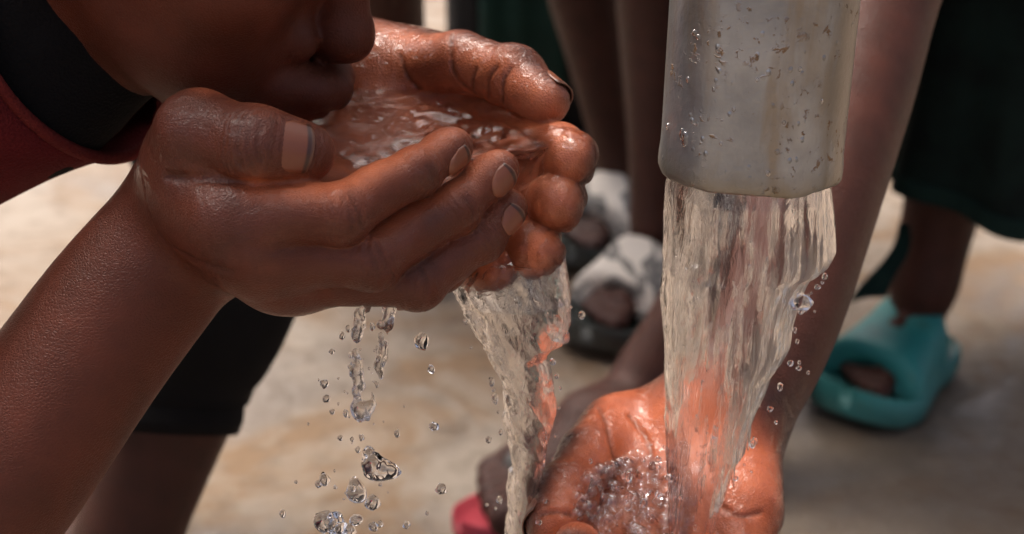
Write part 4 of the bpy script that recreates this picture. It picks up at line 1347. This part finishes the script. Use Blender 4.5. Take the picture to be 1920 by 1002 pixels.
# ------------------------------------------------------------------ water
def poly_sd(p, poly):
    d = np.full(len(p), 1e9); s = np.ones(len(p))
    n = len(poly)
    for i in range(n):
        a, b = poly[i], poly[i - 1]
        e, w = b - a, p - a
        t = np.clip((w @ e) / (e @ e), 0, 1)
        q = w - t[:, None] * e
        d = np.minimum(d, (q * q).sum(1))
        c1, c2, c3 = p[:, 1] >= a[1], p[:, 1] < b[1], e[0] * w[:, 1] > e[1] * w[:, 0]
        fl = (c1 & c2 & c3) | (~c1 & ~c2 & ~c3)
        s[fl] *= -1
    return s * np.sqrt(d)
def cup_water():
    nf, nt, ff, ft = DR["near"]["fingers"], DR["near"]["thumb"], DR["far"]["fingers"], DR["far"]["thumb"]
    q = DR["q"]
    pl = [nt[0][1], nt[0][2], nt[0][3], nf[0][0][1], nf[0][0][2], nf[0][0][3], nf[1][0][3], P(1000, 318, .470), ff[0][0][3], ff[0][0][2], P(1060, 236, .500), ft[0][3], ft[0][2], ft[0][1], ft[0][0], q(-30, 20, -30), q(-30, -25, -30)]
    poly = np.array([p[:2] for p in pl])
    def rip(p):
        x, y = p[:, 0], p[:, 1]
        z0 = x * 0
        a = .0010 * fbm(np.stack([x * 62, y * 48, z0], 1), 31, 2)
        b = .0014 * vnoise(np.stack([x * 190, y * 120, z0], 1), 41)
        c = Wp(800, 240)[:2]
        r = np.hypot(x - c[0], y - c[1])
        live = np.exp(-(r / .038) ** 2)
        e = .0003 * np.sin(r * 900) * np.exp(-r / .03)
        over = -.0045 * sstep(.018, .042, x)          # sinks where it runs off over the fingers
        return a + b * (.08 + 1.15 * live) + e + over
    def f(p):
        dep = np.maximum(ZW - p[:, 2], 0)
        d2 = poly_sd(p[:, :2], poly) + dep * .55
        top = p[:, 2] - ZW - rip(p)
        bot = ZW - .022 - p[:, 2]
        return np.maximum(np.maximum(d2, top), bot)
    v, fc = surfnet(Fn(f), (-.14, .36, .475), (.04, .56, .512), .0011)
    o = mk("cupped_water", v, fc, W_POOL)
    tag(o, "clear rippled water held in the cupped hands", "water")
    # film running over the far fingertips
    reg = U(.01, ell(P(1040, 330, .482), (.020, .02, .022)), ell(P(1010, 440, .482), (.020, .02, .022)), ell(P(945, 500, .482), (.022, .016, .012)))
    film = Disp(DR["fb"], lambda p: -(.0006 + .0018 * fbm(p * V(150, 150, 70), 77, 2)), .01)
    film = Isect(film, reg, .004)
    v, fc = surfnet(film, (-.03, .40, .40), (.06, .54, .53), .0008)
    o = mk("water_film", v, fc, W_FOAM)
    tag(o, "thin sheet of water spilling over the far hand's fingertips", "water")
cup_water()

def stream(name, label, left, right, depth, thick, mat, amp, freq, rows=380, cols=200, twist=0.0, seed=1, rough_side=0.0, tone=1.0):
    L, R = np.array(left, float), np.array(right, float)
    y0, y1 = max(L[0, 1], R[0, 1]), min(L[-1, 1], R[-1, 1])
    ys = np.linspace(y0, y1, rows)
    xl, xr = np.interp(ys, L[:, 1], L[:, 0]), np.interp(ys, R[:, 1], R[:, 0])
    ker = np.ones(5) / 5
    xl, xr = [np.convolve(np.pad(x, 2, 'edge'), ker, 'valid') for x in (xl, xr)]
    D = np.array(depth, float); T = np.array(thick, float)
    dd, tt = np.interp(ys, D[:, 0], D[:, 1]), np.interp(ys, T[:, 0], T[:, 1])
    th = np.linspace(0, 2 * math.pi, cols, endpoint=False)
    rings = []
    fw = V(0, cT, -sT)
    for i, y in enumerate(ys):
        a, b = P(xl[i], y, dd[i]), P(xr[i], y, dd[i])
        c, hw = (a + b) / 2, np.linalg.norm(b - a) / 2
        tw = twist * i / rows
        cx, cy = np.cos(th), np.sin(th)
        sx = np.sign(cx) * np.abs(cx) ** .85
        z = c[2]
        base = c + (sx * hw)[:, None] * V(1, 0, 0) + (cy * tt[i])[:, None] * V(0, 1, 0)
        u = np.stack([(sx * hw + twist * (z - .4)) * freq[0], cy * tt[i] * freq[0], np.full(cols, z * freq[1])], 1)
        n1 = fbm(u, seed, 3)
        n2 = 1 - 2 * np.abs(vnoise(u * V(1.9, 1.9, 1.6), seed + 50))
        n3 = 1 - 2 * np.abs(vnoise(np.stack([(sx * hw + .004 * n1) * 330, cy * tt[i] * 330, np.full(cols, z * freq[1] * 2.2)], 1), seed + 90))
        am = amp * (1 - rough_side * .5 + rough_side * sstep(-.6, .9, sx))
        am = am * min(1, .25 + i / rows * 6)
        calm = .25 + .95 * sstep(-.25, .50, vnoise(np.stack([sx * hw * 45, cy * tt[i] * 45, np.full(cols, z * 7)], 1), seed + 120))
        disp = am * calm * (.75 * n1 + .45 * n2 + .22 * n3)
        nrm = np.stack([sx * tt[i], cy * hw, 0 * th], 1)
        nrm /= np.linalg.norm(nrm, axis=1, keepdims=True) + 1e-9
        rings.append(base + nrm * disp[:, None])
    v, f = loft(rings, True, True, True)
    o = mk(name, v, f, mat)
    tag(o, label, "water")
    return o
jet = stream("water_stream", "broad clear water stream pouring from the steel spout",
    [(1258, 318), (1252, 350), (1250, 420), (1243, 560), (1248, 700), (1252, 850), (1254, 950), (1258, 1040)],
    [(1552, 318), (1556, 355), (1562, 410), (1564, 462), (1550, 486), (1526, 496), (1512, 520), (1496, 560), (1486, 600), (1480, 640), (1466, 666), (1446, 690), (1436, 720), (1416, 760), (1402, 800), (1396, 836), (1378, 860), (1368, 890), (1352, 940), (1335, 1000), (1326, 1040)],
    [(318, .477), (350, .477), (1040, .506)], [(318, .0235), (500, .021), (700, .016), (1040, .0095)], W_JET, .0018, (150, 17), rows=420, cols=320, seed=3, rough_side=.7)
def air_pockets():
    rd = random.Random(7)
    bm = bmesh.new(); bmesh.ops.create_icosphere(bm, subdivisions=2, radius=1)
    sv = np.array([x.co[:] for x in bm.verts]); sf = np.array([[q.index for q in x.verts] for x in bm.faces]); bm.free()
    parts = []
    for _ in range(80):
        y = rd.uniform(385, 930)
        t = (y - 350) / 650
        x0, x1 = 1262, 1545 - 190 * t
        x = x0 + (x1 - x0) * rd.random()
        e = 1 - abs((x - (x0 + x1) / 2) / ((x1 - x0) / 2)) ** 2
        tk = .020 * (1 - t) + .009 * t
        c = P(x, y, .477 + .029 * t) + V(0, -tk * math.sqrt(max(0, e)) * rd.uniform(.2, .78), 0)
        r, l = rd.uniform(.0004, .0011), rd.uniform(.004, .014)
        n = 1 + .35 * vnoise(sv * V(1.5, 1.5, 2.5) + rd.random() * 30, 3)
        parts.append((sv * n[:, None] * V(r, r, l) + c + sv[:, 2:3] ** 2 * V(rd.uniform(-.001, .001), 0, 0), sf[:, ::-1]))
    v, f = merge(parts)
    o = mk("air_pockets", v, f, W_DROP, jet)
    o["kind"] = "stuff"
air_pockets()
stream("water_stream", "ragged water stream falling from the drinker's fingertips",
    [(900, 480), (872, 520), (862, 535), (880, 578), (890, 612), (914, 652), (930, 690), (944, 730), (946, 780), (958, 815), (960, 870), (956, 940), (944, 1040)],
    [(1060, 480), (1064, 510), (1070, 560), (1068, 600), (1062, 636), (1042, 642), (1022, 662), (1034, 700), (1038, 760), (1034, 800), (1026, 840), (1014, 880), (1006, 930), (994, 980), (984, 1040)],
    [(480, .484), (560, .484), (1040, .512)], [(480, .012), (600, .012), (700, .0095), (1040, .0060)], W_FALL, .0028, (130, 42), seed=8, rough_side=.2, twist=.5)

def blob_water(name, label, pts, seed, cell=.0007, group=None, k=.003):
    pr = [ell(P(x, y, d), (r * sx, r, r * sz)) for x, y, d, r, sx, sz in pts]
    n = Disp(U(k, pr), lambda p: .0006 * fbm(p * 330, seed, 2), .01)
    lo = np.min([p.c - p.r for p in pr], 0); hi = np.max([p.c + p.r for p in pr], 0)
    v, f = surfnet(n, lo, hi, cell)
    o = mk(name, v, f, W_FALL if group is None else W_DROP)
    tag(o, label, "water" if group is None else "water drop", group)
    return o
rnd = random.Random(11)
tr = []
for i in range(30):
    t = i / 29
    y = 566 + 212 * t
    w = 27 * (1 - t) ** .5 + 7
    for sgn in (-1, 1):
        if rnd.random() < .85:
            tr.append((704 - 22 * t + sgn * w * (.35 + .65 * abs(math.sin(i * .9 + sgn))), y + rnd.uniform(-4, 4), .456 + rnd.uniform(-.002, .002), rnd.uniform(.0006, .0013), 1, rnd.uniform(1.2, 3.0)))
for x, y, r in ((680, 772, .0026), (690, 764, .0022), (672, 765, .002), (668, 628, .0016), (716, 668, .0018), (664, 690, .0015)):
    tr.append((x, y, .456, r, 1, 1.1))
blob_water("water_trickle", "beaded trickle dripping from under the near hand", tr, 5, k=.0016)

def drop(px, py, d, r, label, group, st=1.0, seed=0):
    bm = bmesh.new()
    bmesh.ops.create_icosphere(bm, subdivisions=3, radius=1)
    v = np.array([x.co[:] for x in bm.verts]); f = [[q.index for q in x.verts] for x in bm.faces]
    bm.free()
    n = vnoise(v * 1.6 + seed * 3.1, 4)
    v = v * (1 + .28 * n)[:, None] * V(1, 1, st) * r + P(px, py, d)
    o = mk("water_drop", v, f, W_DROP)
    return tag(o, label, "water drop", group)
G = "drops falling below the hands"
drop(1503, 567, .470, .0034, "clear drop flung out to the right of the spout stream", G, .8, 1)
blob_water("water_drop", "largest splashed clump of falling water under the beaded trickle", [(690, 850, .46, .0016, 1, 1.4), (700, 868, .46, .0030, 1.1, 1), (712, 882, .46, .0034, 1.2, .9), (725, 885, .46, .0026, 1.5, .7), (742, 886, .46, .0011, 2, .6), (696, 884, .46, .0022, 1, 1), (690, 868, .46, .0016, 1, 1.4)], 9, group=G)
blob_water("water_drop", "stretched clear drop just below the largest falling clump", [(668, 912, .46, .0026, .9, 1.2), (672, 928, .46, .0026, 1, 1.1), (664, 922, .46, .0018, 1, 1)], 12, group=G)
for i, (x, y, r, st, lab) in enumerate([
    (699, 944, .0026, 1.0, "round bright drop below the stretched drop"),
    (608, 900, .0018, 1.3, "upper drop of the left pair beside the falling clump"),
    (598, 908, .0012, 1.0, "small drop beside the left pair's upper drop"),
    (612, 978, .0034, 1.0, "big dark-edged drop at the bottom left of the falling drops"),
    (630, 982, .0030, 1.3, "tall drop touching the big bottom left drop"),
    (640, 992, .0024, 1.0, "low drop at the lower picture edge beside the tall drop"),
    (668, 976, .0020, .9, "middle drop of the bottom row of drops"),
    (656, 996, .0024, 1.0, "bottom row drop cut by the lower picture edge"),
    (700, 988, .0016, 1.0, "right end drop of the bottom row"),
    (608, 720, .0014, 1.0, "dark speck drop left of the trickle's middle"),
    (613, 748, .0013, 1.0, "dark speck drop left of the trickle's end"),
    (792, 641, .0024, 1.2, "drop right of the beaded trickle, under the fingers"),
    (794, 575, .0016, 1.0, "tiny drop right under the near hand's fingers"),
    (809, 692, .0013, 1.1, "tiny drop between the trickle and the ragged stream"),
    (814, 800, .0014, 1.0, "small drop left of the ragged stream's middle"),
    (828, 917, .0019, 1.0, "small drop left of the ragged stream's foot"),
    (622, 660, .0009, 1.0, "faintest speck drop left of the trickle's top"),
    (1052, 632, .0030, .8, "bead hanging off the ragged stream's right edge"),
    (762, 985, .0013, 1.0, "lone small drop near the lower edge between bottom row and sandal")]):
    drop(x, y, .458 if x < 900 else .484, r, lab, G, st, i + 2)

def palm_splash():
    hb = RC["hb"]
    root = thing("palm_splash", tuple(P(1190, 945, .505)), "frothing bubbly water splashing in the open palm", "water")
    rd = random.Random(3)
    hits = {}
    # churned surface following the palm
    xs, ys = np.arange(1060, 1372, 6.0), np.arange(838, 1030, 6.0)
    pts, idx = [], -np.ones((len(xs), len(ys)), int)
    for i, x in enumerate(xs):
        ds = np.linspace(.49, .60, 74)
        PP = np.array([[P(x, y, d) for d in ds] for y in ys]).reshape(-1, 3)
        D = hb.eval(PP[:, None, :], PP, .02)[:, 0].reshape(len(ys), -1)
        for j, y in enumerate(ys):
            if not (D[j] < 0).any(): continue
            k = int(np.argmax(D[j] < 0))
            p = PP.reshape(len(ys), -1, 3)[j, k]
            hits[(i, j)] = p
            idx[i, j] = len(pts)
            pts.append((p, x, y))
    def edge(x, y):   # 1 inside the froth, 0 outside
        e = ((x - 1190) / 125) ** 2 + ((y - 975) / 120) ** 2
        return max(0.0, 1 - e)
    v = []
    for p, x, y in pts:
        m = edge(x, y)
        n = float(vnoise(np.array([[x * .045, y * .06, 0]]), 3)[0]) + .7 * float(vnoise(np.array([[x * .11, y * .15, 0]]), 4)[0])
        v.append(p + V(0, 0, 1) * (-.004 + .0075 * min(1, m * 2.2) + .0040 * n * min(1, m * 3)))
    f = []
    for i in range(len(xs) - 1):
        for j in range(len(ys) - 1):
            a = [idx[i, j], idx[i + 1, j], idx[i + 1, j + 1], idx[i, j + 1]]
            if min(a) >= 0: f.append(a[::-1])
    top = np.array(v); n_ = len(top)
    f = np.array(f)
    # closed body of water: the same sheet again just under the skin
    bot = top - V(0, 0, .010)
    e = {}
    for q in f:
        for a, b in ((q[0], q[1]), (q[1], q[2]), (q[2], q[3]), (q[3], q[0])): e[(a, b)] = 1
    side = [(b, a, a + n_, b + n_) for (a, b) in e if (b, a) not in e]
    ff = np.concatenate([f, f[:, ::-1] + n_, np.array(side)])
    mk("churned_water", np.concatenate([top, bot]), ff, W_FOAM, root)
    # bubbles and flecks
    bm = bmesh.new(); bmesh.ops.create_icosphere(bm, subdivisions=2, radius=1)
    sv = np.array([x.co[:] for x in bm.verts]); sf = np.array([[q.index for q in x.verts] for x in bm.faces]); bm.free()
    keys = [k for k in hits if edge(xs[k[0]], ys[k[1]]) > .08]
    parts = []
    for _ in range(230):
        k = rd.choice(keys)
        m = edge(xs[k[0]], ys[k[1]])
        r = rd.choice([.0008, .0012, .0017, .0024, .0034])
        c = hits[k] + V(rd.uniform(-.001, .001), rd.uniform(-.001, .001), .003 * min(1, m * 2.2) + rd.uniform(0, .004) * m)
        shell = sv * (1 + .12 * vnoise(sv * 1.7 + rd.random() * 20, 2))[:, None]
        parts.append((shell * r + c, sf))
    vv, fq = merge(parts)
    o = mk("bubbles", vv, fq, W_BUB, root)
    o["kind"] = "stuff"
palm_splash()

def spray():
    """fine spray thrown off the streams and the splash, too small to count"""
    rd = random.Random(21)
    bm = bmesh.new(); bmesh.ops.create_icosphere(bm, subdivisions=2, radius=1)
    sv = np.array([x.co[:] for x in bm.verts]); sf = np.array([[q.index for q in x.verts] for x in bm.faces]); bm.free()
    parts = []
    def add(x, y, d, r):
        n = 1 + .3 * vnoise(sv * 1.4 + rd.random() * 40, 6)
        parts.append((sv * n[:, None] * V(r, r, r * rd.uniform(.8, 1.7)) + P(x, y, d), sf))
    for _ in range(26):
        y = rd.uniform(480, 900)
        x = np.interp(y, [480, 560, 700, 900], [1560, 1500, 1445, 1372]) + abs(rd.gauss(0, 22)) + 2
        add(x, y, .480 + rd.uniform(-.012, .012), rd.choice([.0003, .0004, .0006, .0010]))
    for _ in range(34):
        y = rd.uniform(560, 990)
        x = np.interp(y, [560, 650, 760, 990], [970, 965, 990, 975]) + rd.choice([-1, 1]) * (np.interp(y, [560, 700, 990], [105, 55, 32]) + abs(rd.gauss(0, 12)))
        add(x, y, .487 + rd.uniform(-.01, .012), rd.choice([.0003, .0005, .0007, .0011]))
    for _ in range(45):
        x, y = rd.gauss(1225, 60), rd.gauss(905, 38)
        add(x, min(y, 990), .500 + rd.uniform(-.012, .004), rd.choice([.0004, .0006, .0009, .0012]))
    for _ in range(60):
        t = rd.random()
        add(rd.gauss(680 - 20 * t, 22 + 40 * t), 580 + 420 * t, .458 + rd.uniform(-.012, .012), rd.choice([.0003, .0004, .0006, .0009]))
    v, f = merge(parts)
    o = mk("water_spray", v, f, W_DROP)
    tag(o, "fine spray of tiny droplets around the streams", "spray", kind="stuff")
spray()
